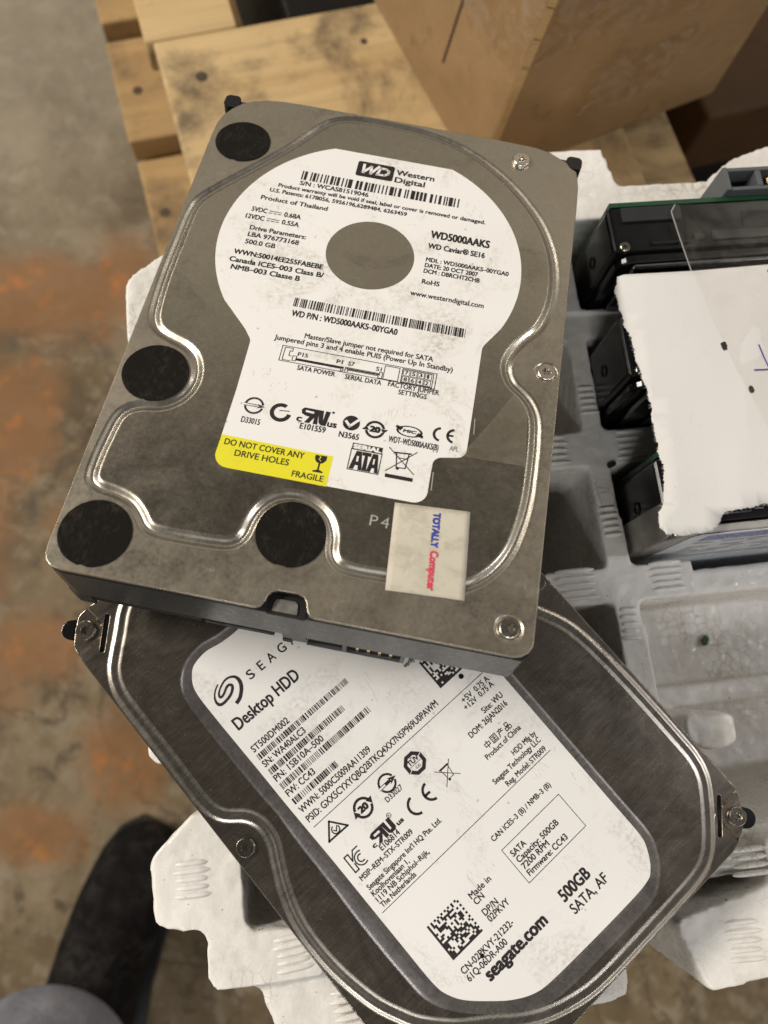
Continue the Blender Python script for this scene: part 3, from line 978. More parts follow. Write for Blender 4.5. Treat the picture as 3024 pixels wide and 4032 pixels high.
def standing(x, y, ang, label, thick, lid, board, front):
    """end face up at z 0; x along the width, y from lid (0) to circuit board; z down"""
    r = thing('hard_drive', (x, y, 25.0), rotz(ang), label, 'hard drive', GROUP)
    rounded_box(0, 101.6, 3.0, thick, -146.5, -0.4).build('casting', M['black_cast'], r, bevel=1.4, seg=3)
    m = MB(); m.box(4, 22, thick - 5, thick - 0.4, -0.6, 0.5); m.box(30, 70, 5, 8, -0.6, 0.25)
    m.build('end_detail', M['satin_black'], r, bevel=0.4)
    m = MB(); m.box(24, 27, 5.2, 7.4, -0.6, 0.35); m.box(11, 23.5, 4.6, 5.4, -0.6, 0.3); m.build('end_detail', M['dark_steel'], r, bevel=0.3)
    screw(r, 3.4, 1.2 + thick * 0.0 + 3.4, -0.4, 1.5, 0.5, M['screw_dark'])
    lb_ = MB(); lb_.box(40, 98, thick * 0.35, thick * 0.8, -0.5, -0.28); lb_.build('end_label', M['void'], r)
    l = MB(); lp = fillet([(1.2, -1.2), (100.4, -1.2), (100.4, -146), (1.2, -146)], [5, 5, 5, 5])
    lb = MB()
    for px, pz in lp: pass
    n = len(lp)
    vs = [(px, 0.0, pz) for px, pz in lp] + [(px, 2.7, pz) for px, pz in lp]
    lb.add(vs, [tuple(range(n)), tuple(range(2 * n - 1, n - 1, -1))] + [(i, n + i, n + (i + 1) % n, (i + 1) % n) for i in range(n)])
    lo = lb.build('lid', lid, r, bevel=0.7, seg=3, weld=True)
    if board:
        rounded_box(1.5, 100, thick + 0.5, thick + 1.9, -100, -0.6).build('circuit_board', M['pcb'], r)
        cn = MB()
        cn.box(36, 37.4, thick + 2.0, thick + 9.5, -16, 2.6); cn.box(37.4, 92, thick + 2.0, thick + 3.2, -16, 2.2)
        cn.box(37.4, 92, thick + 8.3, thick + 9.5, -16, 2.2); cn.box(46, 47.6, thick + 3.2, thick + 8.3, -16, 2.2)
        cn.box(37.4, 92, thick + 3.2, thick + 8.3, -16, -6); cn.box(92, 93.4, thick + 2.0, thick + 9.5, -16, 2.6)
        co = cn.build('connector', M['connector'], r, bevel=0.3)
        for k in range(16):
            pn = MB(); pn.box(50 + k * 2.5, 50.9 + k * 2.5, thick + 4.8, thick + 6.6, -6, 0.6)
            pn.build('pin', M['gold'], co)
    if front == 'bracket':
        m = MB(); m.box(5, 101, -2.2, -0.2, -60, -1.2); m.build('lid_rib', M['dark_steel'], r, bevel=1.0, seg=3)
        m = MB(); m.box(12, 99, -3.0, -2.0, -58, -4.0); m.build('lid_rib', M['dark_steel'], r, bevel=0.6, seg=3)
    s = MB(); s.lathe([(1.7, 0), (1.7, 0.5), (1.3, 0.7)], 0, 0, 20)
    so = s.build('side_screw_hole', M['void'], r); so.matrix_local = Matrix.Translation((-0.0004, (thick * 0.55) * MM, -0.016)) @ Matrix.Rotation(math.radians(90), 4, 'Y')
    return r


standing(58.8, 126.4, TA * 1.05, 'black drive nearest the box, with green board edge and grey connector', 17.2, M['black_cast'], True, 'bracket')
d2 = standing(60.2, 88.6, TA, 'middle black drive between two foam teeth, mostly under the torn paper', 21.2, M['black_cast'], False, 'bracket')
d3 = standing(66.9, 46.8, TA * 1.05, 'black drive with aluminium lid and blue-banded label below the paper', 21.5, M['al'], True, None)
al = rounded_box(-0.25, 0.1, 0.3, 9.4, -146, -0.7); al.build('lid_side', M['al'], d3)
lab = MB(); lab.prism(fillet([(7, -1), (97, -1), (97, 100), (7, 100)], 3), 0, 0.12)
lo = lab.build('drive_label', M['gloss_label'], d3)
lo.matrix_local = Matrix.Translation((0.0, -0.0001, -0.004)) @ Matrix.Rotation(math.radians(-90), 4, 'X') @ Matrix.Diagonal((1, 1, -1, 1))
lo.matrix_local = Matrix(((1, 0, 0, 0.0), (0, 0, -1, -0.00005), (0, -1, 0, -0.0016), (0, 0, 0, 1)))
bb = Ink(0.16); bb.poly([(12, 1.2), (46, 1.2), (40, 8.6), (12, 8.6)]); bb.rect(46, 1.2, 96.5, 2.0); bb.rect(7.4, 33, 96, 34)
bb.build('blue_band', M['blue_band'], lo)
gi = Ink(0.16); rr = random.Random(3)
for row in range(6):
    x = 12 + rr.uniform(0, 2)
    while x < 90:
        w = rr.uniform(2, 9)
        if rr.random() < 0.8: gi.rect(x, 11 + row * 3.1, x + w, 12.5 + row * 3.1)
        x += w + rr.uniform(0.8, 4)
gi.build('small_print', M['grey_ink'], lo)

# ------------------------------------------------------------------ torn paper, tape, crumbs
rnd = random.Random(11)
edge = [(58.2, 121.0), (57.4, 117.7), (58.7, 109.1), (60.6, 102.4), (62.1, 92.4), (64.0, 86.8), (64.7, 80.3), (65.0, 75.0), (65.2, 73.3), (66.3, 64.8), (65.7, 57.9), (63.7, 52.5), (63.4, 49.2), (65.4, 47.0), (69.2, 47.2), (74.9, 47.7), (78.0, 48.6), (80.6, 52.4), (83.1, 53.8), (93.2, 55.7), (108, 57.5), (128, 59.0), (150, 60.2)]
rough = []
for (a, b), (c, d) in zip(edge[:-1], edge[1:]):
    L_ = math.hypot(c - a, d - b); n = max(1, int(L_ / 0.33))
    for k in range(n):
        t = k / n
        sl_n = len(rough)
        j = 0.30 * math.sin(sl_n * 0.31) * math.sin(sl_n * 0.083 + 1) + rnd.gauss(0, 0.10) + (rnd.uniform(-0.35, 0.35) if rnd.random() < 0.12 else 0)
        rough.append((a + (c - a) * t - (d - b) / L_ * j, b + (d - b) * t + (c - a) / L_ * j))
rough += [(150, 60.2), (150, 131.5), (120, 129), (102, 126.6), (79.7, 123.2), (60, 121.6)]
grid = []
for i in range(60, 150, 5):
    for j in range(50, 130, 5):
        if inside((i, j), rough) : grid.append([(i, j), (i + 0.4, j + 0.3)])


def paper_z(x, y):
    return 26.6 + 0.5 * math.sin(x * 0.11 + y * 0.05) + 0.35 * math.sin(y * 0.17 - x * 0.03) + max(0, (62 - y)) * 0.05 - max(0.0, 66 - x) ** 2 * 0.012 + 0.5 * math.exp(-((x - 92 - (y - 90) * 0.2) / 3.0) ** 2) * 0.5


pv, pt = fill(ccw(rough), [], grid)
pm = MB()
pm.add([(x, y, paper_z(x, y)) for x, y in pv], pt, True)
po = pm.build('paper_sheet', M['paper'])
sd = po.modifiers.new('thick', 'SOLIDIFY'); sd.thickness = 0.22 * MM; sd.offset = -1
fb = MB()
for (a, b), (c, d) in zip(edge[2:-1], edge[3:]):
    L_ = math.hypot(c - a, d - b)
    for k in range(int(L_ * 3.2)):
        t = rnd.random(); x, y = a + (c - a) * t, b + (d - b) * t
        nx, ny = (d - b) / L_, -(c - a) / L_
        if inside((x + nx, y + ny), rough): nx, ny = -nx, -ny
        q = rnd.uniform(-0.8, 0.8); ln = rnd.uniform(0.25, 0.75); w = 0.05
        ex, ey = x + nx * ln + (c - a) / L_ * q * ln, y + ny * ln + (d - b) / L_ * q * ln
        z0 = paper_z(x, y) - 0.08
        fb.add([(x - nx * .4 - ny * w, y - ny * .4 + nx * w, z0), (x - nx * .4 + ny * w, y - ny * .4 - nx * w, z0), (ex, ey, z0 + rnd.uniform(-.25, .15))], [(0, 1, 2)])
fo_ = fb.build('torn_fibres', M['paper'], po); fo_['kind'] = 'stuff'
tag(po, 'white torn sheet of paper lying over the standing black drives', 'paper')
pk = MB()
def flat_on_paper(m, pts, w, lift=0.12):
    for (a, b), (c, d) in zip(pts[:-1], pts[1:]):
        L_ = math.hypot(c - a, d - b); nx, ny = -(d - b) / L_ * w / 2, (c - a) / L_ * w / 2
        vs = [(a + nx, b + ny), (c + nx, d + ny), (c - nx, d - ny), (a - nx, b - ny)]
        m.add([(x, y, paper_z(x, y) + lift) for x, y in vs], [(3, 2, 1, 0)])
flat_on_paper(pk, [(96.0, 101.0), (97.0, 97.6), (98.4, 94.0)], 0.42); flat_on_paper(pk, [(93.7, 93.3), (96.5, 93.6), (101.5, 94.3)], 0.42)
flat_on_paper(pk, [(101.5, 100), (104, 94.5), (107, 100.4)], 0.42)
pk.build('pen_mark', M['pen'], po)
for x, y, r in ((85.9, 100.2, 0.9), (92.3, 87.5, 0.8), (86.3, 99.5, 0.5), (102.5, 124.6, 0.5), (99.6, 81.4, 0.35)):
    pts = [(x + r * (0.7 + 0.5 * rnd.random()) * math.cos(k), y + 1.5 * r * (0.7 + 0.5 * rnd.random()) * math.sin(k)) for k in (0, .9, 1.8, 2.7, 3.6, 4.5, 5.4)]
    hl = MB(); hl.add([(px, py, paper_z(px, py) + 0.1) for px, py in pts], [tuple(range(7))])
    hl.build('puncture', M['crumb'], po)

tm = MB(); tv = []
ed = [(76.9, 144.9), (75.5, 142.5), (77.2, 134.0), (79.7, 123.0), (83.6, 108.0), (89.0, 92.5), (95.7, 76.5), (102, 63.0)]
for x, y in ed:
    for k in range(9):
        xx = x + (150 - x) * (k / 8); yy = y + (k / 8) * 6
        zz = 26.0 if yy > 128 else paper_z(xx, yy) + 0.3
        tv.append((xx, yy, zz + 0.15 * math.sin(k * 1.7 + y)))
tm.add(tv, [(j * 9 + k, (j + 1) * 9 + k, (j + 1) * 9 + k + 1, j * 9 + k + 1) for j in range(len(ed) - 1) for k in range(8)], True)
to = tm.build('adhesive_tape', M['tape'])
tag(to, 'wide clear tape stuck across the paper and the nearest-box drive', 'tape')
rim = MB()
for (a, b), (c, d) in zip(ed[:3], ed[1:4]):
    L_ = math.hypot(c - a, d - b); nx, ny = -(d - b) / L_ * 0.16, (c - a) / L_ * 0.16
    rim.add([(a + nx, b + ny, 26.3), (c + nx, d + ny, 26.3), (c - nx, d - ny, 26.25), (a - nx, b - ny, 26.25)], [(0, 1, 2, 3)])
rim.build('folded_edge', M['grey_ink'], to)


def crumb(name, mat, loc, r, seed, label, cat):
    bm = bmesh.new(); bmesh.ops.create_icosphere(bm, subdivisions=2, radius=r * MM)
    q = random.Random(seed)
    for v in bm.verts: v.co *= q.uniform(0.65, 1.15)
    for v in bm.verts: v.co.z *= 0.5; v.co.x *= 1.6
    me = bpy.data.meshes.new(name); bm.to_mesh(me); bm.free(); me.materials.append(mat)
    o = bpy.data.objects.new(name, me); COL.objects.link(o); o.location = Vector(loc) * MM
    o.rotation_euler = (0, 0, q.uniform(0, 3))
    tag(o, label, cat)


crumb('plastic_crumb', M['crumb'], (62.2, 74.0, 0.5), 1.0, 1, 'small black crumb on the foam wall beside a standing drive', 'crumb')
crumb('leaf_scrap', M['leaf'], (114, 27, -57), 1.5, 2, 'small green scrap lying in an empty foam slot', 'scrap')

# ------------------------------------------------------------------ person standing beside the stack
person = thing('person', (-230, -230, FLOOR_Z), rotz(0), 'person in pale grey trousers and a black shoe standing on the concrete', 'person')


def tube(path, name, mat, parent, seg=24):
    """smooth body lofted through (x, y, z, rx, ry, yaw) sections"""
    m = MB(); vs = []
    for x, y, z, rx, ry, tilt in path:
        for k in range(seg):
            a = 2 * math.pi * k / seg
            c, s = math.cos(a), math.sin(a)
            # section plane turns from horizontal (tilt 0) to upright facing the toe (tilt 1)
            d = Vector((0.35, 0.937))
            lat = Vector((d.y, -d.x))
            off = lat * (rx * c)
            ax = d * (ry * s) * (1 - tilt)
            vs.append((x + off.x + ax.x, y + off.y + ax.y, z + ry * s * tilt))
    n = len(path)
    fs = [(j * seg + k, j * seg + (k + 1) % seg, (j + 1) * seg + (k + 1) % seg, (j + 1) * seg + k) for j in range(n - 1) for k in range(seg)]
    fs += [tuple(range(seg))[::-1], tuple((n - 1) * seg + k for k in range(seg))]
    m.add(vs, fs, True)
    o = m.build(name, mat, parent, weld=True)
    ss = o.modifiers.new('sub', 'SUBSURF'); ss.levels = 1; ss.render_levels = 2
    return o


def P(x, y, z, rx, ry, t): return (x + 230, y + 230, z, rx, ry, t)
tube([P(-206, -262, 46, 34, 46, 1), P(-201, -238, 52, 35, 52, 1), P(-196, -210, 50, 34, 50, 1), P(-189, -176, 42, 35, 42, 1), P(-181, -148, 34, 35, 34, 1), P(-172, -122, 28, 33, 28, 1), P(-165, -104, 22, 27, 20, 1), P(-161, -95, 20, 16, 12, 1), P(-160, -92, 19, 6, 5, 1)], 'shoe', M['shoe'], person)
sole = MB()
for zz in ((3, 0.0), (13, 0.0)): pass
axis = [(-207, -268, 36), (-201, -238, 38), (-196, -210, 37), (-189, -176, 38), (-181, -148, 38), (-172, -122, 35), (-166, -104, 28), (-161, -94, 17)]
left, right = [], []
for k, (x, y, w) in enumerate(axis):
    d = Vector((axis[min(k + 1, 7)][0] - axis[max(k - 1, 0)][0], axis[min(k + 1, 7)][1] - axis[max(k - 1, 0)][1])).normalized()
    left.append((x - d.y * w + 230, y + d.x * w + 230)); right.append((x + d.y * w + 230, y - d.x * w + 230))
sole.prism(fillet(left + right[::-1], 6), 0.5, 16); sole.build('sole', M['satin_black'], person, bevel=3)
tube([P(-208, -242, 88, 54, 46, 0), P(-208, -240, 90, 60, 54, 0), P(-211, -241, 120, 62, 56, 0), P(-226, -264, 240, 70, 62, 0), P(-234, -278, 400, 74, 66, 0)], 'trouser_leg', M['trouser'], person)

# ------------------------------------------------------------------ upper drive, leaning on the lower one
WR = Matrix(((0.9817450497, 0.1901435846, -0.0046983638), (-0.1857497960, 0.9637870959, 0.1913411846), (0.0409105202, -0.1869755357, 0.9815123424)))
wd = thing('hard_drive', (-79.389, 27.441, 30.011), WR, 'silver hard drive with round white label and yellow warning, leaning across the other drive', 'hard drive')
ZT = 26.1
out = [(57.1, 0.0), (97.5, 0.0), (99.4, 0.4), (100.8, 1.45), (101.5, 2.8), (101.6, 4.5), (101.6, 60.0), (101.6, 126.5), (101.5, 133.4), (101.1, 136.5), (100.6, 139.6), (98.6, 140.9), (97.6, 142.6), (95.4, 143.8), (92.7, 145.4), (88.4, 146.4), (76.8, 146.8), (50, 146.85), (22, 146.8), (15.7, 146.6), (11.5, 146.0), (8.1, 144.8), (5.0, 142.9), (2.7, 140.2), (1.0, 137.0), (0.25, 134.0), (0.0, 130.0), (0, 60), (0.0, 4.4), (0.25, 2.7), (1.05, 1.25), (2.3, 0.3), (4.3, 0.0), (44.6, 0.0), (45.8, 0.55), (46.5, 1.7), (46.75, 2.9), (47.4, 3.9), (48.6, 4.4), (52.6, 4.45), (54.0, 4.0), (54.75, 2.9), (55.2, 1.2), (56.0, 0.25)]
groove = [(22.5, 129.8), (29.5, 140.4), (33.8, 143.4), (38.5, 144.5), (46, 144.6), (57.8, 143.6), (69.5, 139.9), (81, 131.9), (90.3, 121.2), (95.3, 111.3), (97.5, 101.5), (97.5, 91.5), (95.4, 83.6), (92.1, 79.0), (89.6, 74.8), (88.5, 70.2), (90.1, 65.6), (94.2, 61.9), (96.6, 57.5), (97.3, 51.2), (97.4, 42.3), (97.2, 35.6), (96.3, 29.0), (94.6, 22.6), (91.6, 17.4), (87.2, 13.4), (82, 12.0), (69.6, 11.7), (62.8, 11.6), (59.4, 12.3), (57.6, 14.7), (57.0, 18.6), (55.0, 22.6), (51.3, 25.2), (47.3, 25.9), (43.6, 24.9), (40.7, 22.2), (39.3, 18.7), (38.6, 14.9), (36.3, 12.4), (29.4, 11.8), (21.3, 11.8), (18.3, 12.8), (16.3, 15.2), (13.4, 17.7), (9.2, 19.0), (5.6, 19.6), (3.6, 21.6), (3.3, 26.6), (3.6, 31.8), (4.1, 36.6), (5.6, 39.4), (8.6, 41.0), (12.2, 41.7), (15.1, 43.4), (17.2, 46.2), (18.1, 49.8), (17.6, 53.6), (15.9, 56.9), (13.1, 59.1), (9.6, 60.4), (6.0, 62.0), (4.0, 64.6), (3.1, 68.4), (2.5, 78), (2.5, 90), (2.7, 100.5), (3.9, 105.3), (8.2, 111.5), (15.2, 120.2)]
gp = spline(groove, 0.55, 3)
GP = []
for k in range(17):                            # rounded trough, shallow walls
    d = 1.75 - 3.3 * k / 16
    GP.append((d, -0.30 * (1 - math.cos(2 * math.pi * k / 16)) + (0.17 * max(0.0, (k - 9) / 7.0))))
GP[-1] = (-1.55, 0.17); GP.append((-1.75, 0.17))
dimple = [(0.0, 0.0), (-0.2, -0.03), (-0.5, -0.22), (-0.8, -0.42), (-1.05, -0.5)]
main = Feature(gp, GP, children=[], ring=1)
cm = cover_mesh(out, [main, Feature(circle(96.3, 5.75, 3.3, 48), dimple), Feature(circle(98.25, 70.6, 3.1, 48), dimple)], ZT, 0.85)
cm.build('top_cover', [M['wd_cover'], M['wd_groove']], wd, weld=True)
ZI = ZT + 0.17                                 # raised middle of the cover

body = [(57.2, 0.5), (97.5, 0.6), (99.6, 1.4), (100.8, 3.2), (101.1, 5), (101.1, 146.2), (0.5, 146.2), (0.5, 5.0), (1.0, 2.6), (2.6, 0.9), (5, 0.5)]
g = MB(); g.prism(offset(ccw(out), -0.14), 23.4, 25.3)
g.build('gasket', M['gasket'], wd)
c = MB()
c.prism([(0.25, 9.4), (0.25, 3.0), (1.2, 1.0), (3.2, 0.25), (44.6, 0.2), (100.0, 0.2), (101.3, 1.6), (101.5, 5.0), (101.5, 147.0), (0.1, 147.0)], 9.2, 23.3)
c.prism([(0.4, 12.0), (0.4, 1.2), (1.4, 0.8), (5.0, 0.7), (5.0, 12)], 2.0, 9.2)
c.prism([(97.5, 12.0), (97.5, 6.0), (101.3, 6.0), (101.3, 147), (0.4, 147), (0.4, 12)], 3.2, 9.2)
co = c.build('casting', M['casting'], wd, bevel=0.5, seg=2)
for (x, y) in ((1.9, 143.3), (99.6, 143.1)):
    p = MB(); p.prism(fillet([(x - 2.1, y - 2.4), (x + 2.3, y - 2.4), (x + 2.3, y + 2.4), (x - 2.1, y + 2.4)], 1.5), 0.2, 26.0)
    p.build('corner_post', M['black_cast'], wd, bevel=1.1, seg=3)
# finger recess in the near edge: dark pocket with a paler floor
v = MB(); v.prism(fillet([(46.9, -0.1), (55.0, -0.1), (54.6, 4.3), (47.2, 4.3)], [0, 0, 1.2, 1.2]), 23.35, 23.6)
v.build('recess', M['gasket'], wd)
v = MB(); v.prism(fillet([(47.9, 0.6), (53.2, 0.6), (52.9, 3.3), (48.2, 3.3)], [0.2, 0.2, 1.0, 1.0]), 23.4, 23.95)
v.build('recess_floor', M['al'], wd, bevel=0.2)
# circuit board and sockets below the casting
b = MB(); b.box(5.4, 97.2, 4.4, 118, 2.3, 4.0)
pcb = b.build('circuit_board', M['satin_black'], wd)
k = MB()
for x0, x1, z0, z1 in ((49.2, 54.6, 4.1, 9.0), (62.9, 63.9, 2.4, 9.0), (76.2, 77.2, 2.4, 9.0)): k.box(x0, x1, 0.5, 9, z0, z1)
for x0, x1 in ((54.6, 62.9), (63.9, 76.2)):
    k.box(x0, x1, 0.5, 9, 8.2, 9.0); k.box(x0, x1, 0.5, 9, 2.4, 2.9)
    k.box(x0, x1, 6.5, 9, 2.9, 8.2)
conn = k.build('connector', M['connector'], wd)
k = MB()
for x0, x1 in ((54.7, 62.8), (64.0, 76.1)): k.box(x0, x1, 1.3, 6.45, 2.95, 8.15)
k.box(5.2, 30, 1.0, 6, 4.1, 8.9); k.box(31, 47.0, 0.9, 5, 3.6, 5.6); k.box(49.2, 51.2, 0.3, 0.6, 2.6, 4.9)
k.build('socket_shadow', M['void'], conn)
for x in (66.3, 68.85, 71.4, 73.95):
    q = MB(); q.box(x - 0.32, x + 0.32, 0.75, 1.4, 5.6, 7.6); q.build('pin', M['gold'], conn)
    q = MB(); q.box(x - 0.32, x + 0.32, 0.9, 1.4, 3.4, 4.0); q.build('pin', M['gold'], conn)

# black felt patches over the vent holes
rnd = random.Random(4)
for x, y, r in ((9.0, 128.1, 7.42), (8.75, 50.1, 7.6), (8.6, 9.05, 7.55), (48.25, 17.0, 7.5)):
    lp = []
    for i in range(72):
        a = 2 * math.pi * i / 72
        q = r * (1 + rnd.uniform(-0.004, 0.004))
        if abs(((a - math.radians(262 + 6 * rnd.random())) + math.pi) % (2 * math.pi) - math.pi) < 0.07: q *= 0.965
        lp.append((x + q * math.cos(a), y + q * math.sin(a)))
    m = MB(); m.prism(lp, ZT - 0.02, ZT + 0.30)
    m.build('felt_patch', M['felt'], wd, bevel=0.12)
screw(wd, 84.9, 139.6, ZT, 2.55, 1.0, M['screw'])
screw(wd, 98.25, 70.6, ZT - 0.5, 2.35, 0.7, M['screw'])
screw(wd, 96.3, 5.75, ZT - 0.55, 2.2, 0.6, M['screw'])

# label
lp = []
cx, cy, R = 50.35, 96.3, 38.85
a0 = math.degrees(math.atan2(131.5 - cy, 66.6 - cx)); a1 = math.degrees(math.atan2(131.5 - cy, 34.0 - cx))
aL = 180 + math.degrees(math.atan2(cy - 74.2, cx - 18.4)); aR = -math.degrees(math.atan2(cy - 80.6, 85.9 - cx))
tail = [(25.4, 66.9), (27.6, 63.9), (27.9, 50), (27.75, 29.6), (75.1, 29.6), (75.1, 41.6), (82.2, 43.0), (82.1, 74.2)]
circ_l = [(cx + R * math.cos(math.radians(a)), cy + R * math.sin(math.radians(a))) for a in [a1 + (aL - a1) * k / 44 for k in range(45)]]
circ_r = [(cx + R * math.cos(math.radians(a)), cy + R * math.sin(math.radians(a))) for a in [aR + (a0 - aR) * k / 44 for k in range(45)]]
lab_out = ccw(fillet(circ_l + tail + circ_r, [0] * len(circ_l) + [3, 3, 0, 3.2, 3.0, 2.2, 2.4, 4] + [0] * len(circ_r)))


def label_sheet(outline, holes, z0, z1):
    m = MB(); ov, tr = fill(outline, holes)
    m.add([(x, y, z1) for x, y in ov], tr)
    for lp_ in [outline] + [h[::-1] for h in holes]:
        n = len(lp_)
        m.add([(x, y, z0) for x, y in lp_] + [(x, y, z1) for x, y in lp_], [(i, (i + 1) % n, n + (i + 1) % n, n + i) for i in range(n)])
    return m


wl_ = label_sheet(lab_out, [circle(50.35, 96.4, 11.3, 64)], ZI, ZI + 0.10).build('label', M['wd_label'], wd)
yl = MB(); ypl = fillet([(27.85, 37.4), (27.6, 29.45), (53.2, 29.45), (53.2, 37.1)], [0, 3.3, 0, 0])
yl.prism(ypl, ZI + 0.05, ZI + 0.125); yl.build('warning_panel', M['yellow'], wl_)

T = Ink(ZI + 0.15)
for s, x0, y, x1, h, b in [
    ('Western', 51.9, 125.8, 62.4, 1.95, .022), ('Digital', 51.9, 123.0, 60.2, 1.95, .022), ('S/N : WCAS81519046', 27.5, 115.85, 46.1, 1.55, .012),
    ('Product warranty will be void if seal, label or cover is removed or damaged.', 22.2, 113.75, 77.9, 1.35, .012),
    ('U.S. Patents: 6178056, 5956196,6289484, 6263459', 20.4, 111.6, 57.2, 1.35, .012), ('Product of Thailand', 18.8, 108.4, 36.6, 1.5, .012),
    ('5VDC', 17.5, 103.8, 21.6, 1.6, .01), ('0.68A', 26.1, 103.8, 30.5, 1.6, .01), ('12VDC', 16.6, 101.1, 21.5, 1.6, .01), ('0.55A', 26.1, 101.1, 30.6, 1.6, .01),
    ('Drive Parameters:', 18.6, 97.5, 33.3, 1.5, .01), ('LBA 976773168', 18.7, 95.2, 31.9, 1.5, .01), ('500.0 GB', 18.6, 92.7, 26.4, 1.5, .01),
    ('WWN:50014EE255FABEBE', 16.7, 88.8, 39.6, 1.6, .02), ('Canada ICES\u2013003 Class B/', 16.3, 86.2, 40.3, 1.6, .02), ('NMB\u2013003 Classe B', 17.3, 83.8, 34.8, 1.6, .02),
    ('WD5000AAKS', 64.4, 105.7, 80.0, 2.6, .03), ('WD Caviar\u00ae SE16', 64.3, 102.1, 79.2, 1.8, .02), ('MDL : WD5000AAKS\u201300YGA0', 64.5, 97.6, 85.9, 1.4, .012),
    ('DATE: 20 OCT 2007', 64.5, 95.65, 78.2, 1.4, .012), ('DCM : DBRCHT2CHB', 64.5, 93.75, 78.9, 1.4, .012), ('RoHS', 64.6, 90.2, 69.1, 1.5, .01), ('www.westerndigital.com', 62.4, 85.9, 80.9, 1.6, .0),
    ('WD P/N : WD5000AAKS\u201300YGA0', 35.2, 72.95, 61.3, 1.85, .015), ('Master/Slave jumper not required for SATA', 39.8, 67.2, 71.0, 1.45, .0),
    ('Jumpered pins 3 and 4 enable PUIS (Power Up In Standby)', 32.9, 65.25, 76.0, 1.45, .0),
    ('P15', 39.4, 61.75, 41.8, 1.15, 0), ('P1', 48.7, 61.75, 50.2, 1.15, 0), ('S7', 51.5, 61.75, 53.0, 1.15, 0), ('S1', 58.2, 61.75, 59.5, 1.15, 0),
    ('SATA POWER', 40.1, 57.9, 49.1, 1.35, 0), ('SERIAL DATA', 51.5, 57.9, 60.1, 1.35, 0), ('FACTORY JUMPER', 61.7, 58.1, 73.8, 1.35, 0), ('SETTINGS', 64.4, 56.4, 71.1, 1.35, 0),
    ('D33015', 31.0, 41.4, 35.3, 1.5, 0), ('c', 43.0, 44.3, 44.3, 1.75, .03), ('us', 50.1, 44.3, 52.3, 1.75, .03), ('E101559', 44.2, 42.5, 50.1, 1.55, .01), ('N3565', 53.2, 42.3, 57.8, 1.5, .01),
    ('WDT\u2013WD5000AAKS(B)', 64.4, 43.4, 75.8, 1.6, 0), ('7', 65.0, 62.15, 65.8, 1.1, 0), ('5', 66.7, 62.15, 67.5, 1.1, 0), ('3', 68.4, 62.15, 69.2, 1.1, 0), ('1', 70.3, 62.15, 70.8, 1.1, 0),
    ('8', 65.0, 60.25, 65.8, 1.1, 0), ('6', 66.7, 60.25, 67.5, 1.1, 0), ('4', 68.4, 60.25, 69.2, 1.1, 0), ('2', 70.1, 60.25, 70.9, 1.1, 0),
    ('DO NOT COVER ANY', 28.9, 35.05, 46.9, 1.55, .004), ('DRIVE HOLES', 31.8, 32.7, 44.0, 1.55, .004), ('FRAGILE', 45.2, 30.35, 52.2, 1.45, .004)]:
    T.text(s, x0, y, x1, h, 0.05 + 3.2 * b * h / 1.6)
for y in (104.5, 101.8):
    T.rect(22.1, y + 0.25, 25.4, y + 0.45)
    for k in range(3): T.rect(22.1 + k * 1.2, y - 0.45, 23.0 + k * 1.2, y - 0.22)
T.build('printed_text', M['ink'], wl_)
A = Ink(ZI + 0.15); A.text('APL', 78.3, 44.1, 80.3, 1.3, 0.05); A.build('printed_text', M['grey_ink'], wl_)

B = Ink(ZI + 0.15); B.bars(27.4, 70.7, 117.9, 121.1, 0.36, 7); B.build('barcode', M['ink'], wl_)
B = Ink(ZI + 0.15); B.bars(35.0, 77.5, 75.9, 78.6, 0.185, 8); B.build('barcode', M['ink'], wl_)

# maker's logo: white slanted letters on a black block
Lg = Ink(ZI + 0.15); Lg.poly(fillet([(41.2, 123.0), (51.3, 123.0), (51.3, 128.6), (41.2, 128.6)], 0.7)); lg = Lg.build('logo', M['ink'], wl_)
Lw = Ink(ZI + 0.18)
for pts in ([(43.0, 127.4), (43.1, 124.6), (45.0, 127.0), (45.2, 124.6), (47.0, 127.5)],): Lw.stroke(pts, 0.75)
Lw.stroke([(46.9, 124.6), (47.6, 127.1), (49.0, 127.1), (49.9, 126.4), (49.8, 125.4), (48.9, 124.7), (46.9, 124.6)], 0.7)
Lw.build('logo_letters', M['wd_label'], lg)

# socket diagram
D = Ink(ZI + 0.15); w = 0.17
D.stroke([(35.4, 59.65), (72.5, 59.6), (72.5, 64.0), (35.4, 64.0)], w, True)
D.stroke([(38.0, 60.0), (36.1, 60.0), (36.1, 63.6), (38.0, 63.6), (38.0, 62.8), (37.4, 62.8), (37.4, 61.4), (38.0, 61.4)], w)
D.stroke([(38.4, 60.3), (38.4, 61.6), (39.3, 61.6), (39.3, 61.0), (50.6, 61.0), (50.6, 59.9), (50.1, 59.9), (50.1, 60.5), (39.2, 60.5), (39.2, 60.2), (38.4, 60.2)], w)
D.stroke([(39.3, 60.75), (50.4, 60.75)], 0.42)
D.stroke([(51.1, 60.0), (51.1, 61.1), (59.2, 61.1), (59.2, 61.5), (59.9, 61.5), (59.9, 59.8), (59.0, 59.8), (59.0, 60.4), (51.7, 60.4), (51.7, 60.0)], w)
D.stroke([(51.5, 60.75), (59.2, 60.75)], 0.36)
D.stroke([(60.2, 59.8), (63.7, 59.8), (63.7, 63.6), (60.2, 63.6)], w, True)
D.stroke([(64.4, 59.8), (71.8, 59.8), (71.8, 63.7), (64.4, 63.7)], w, True)
for i in range(4):
    for j in range(2):
        x, y = 64.65 + i * 1.75, 60.0 + j * 1.85
        D.stroke([(x, y), (x + 1.5, y), (x + 1.5, y + 1.6), (x, y + 1.6)], 0.13, True)
D.build('socket_diagram', M['ink'], wl_)

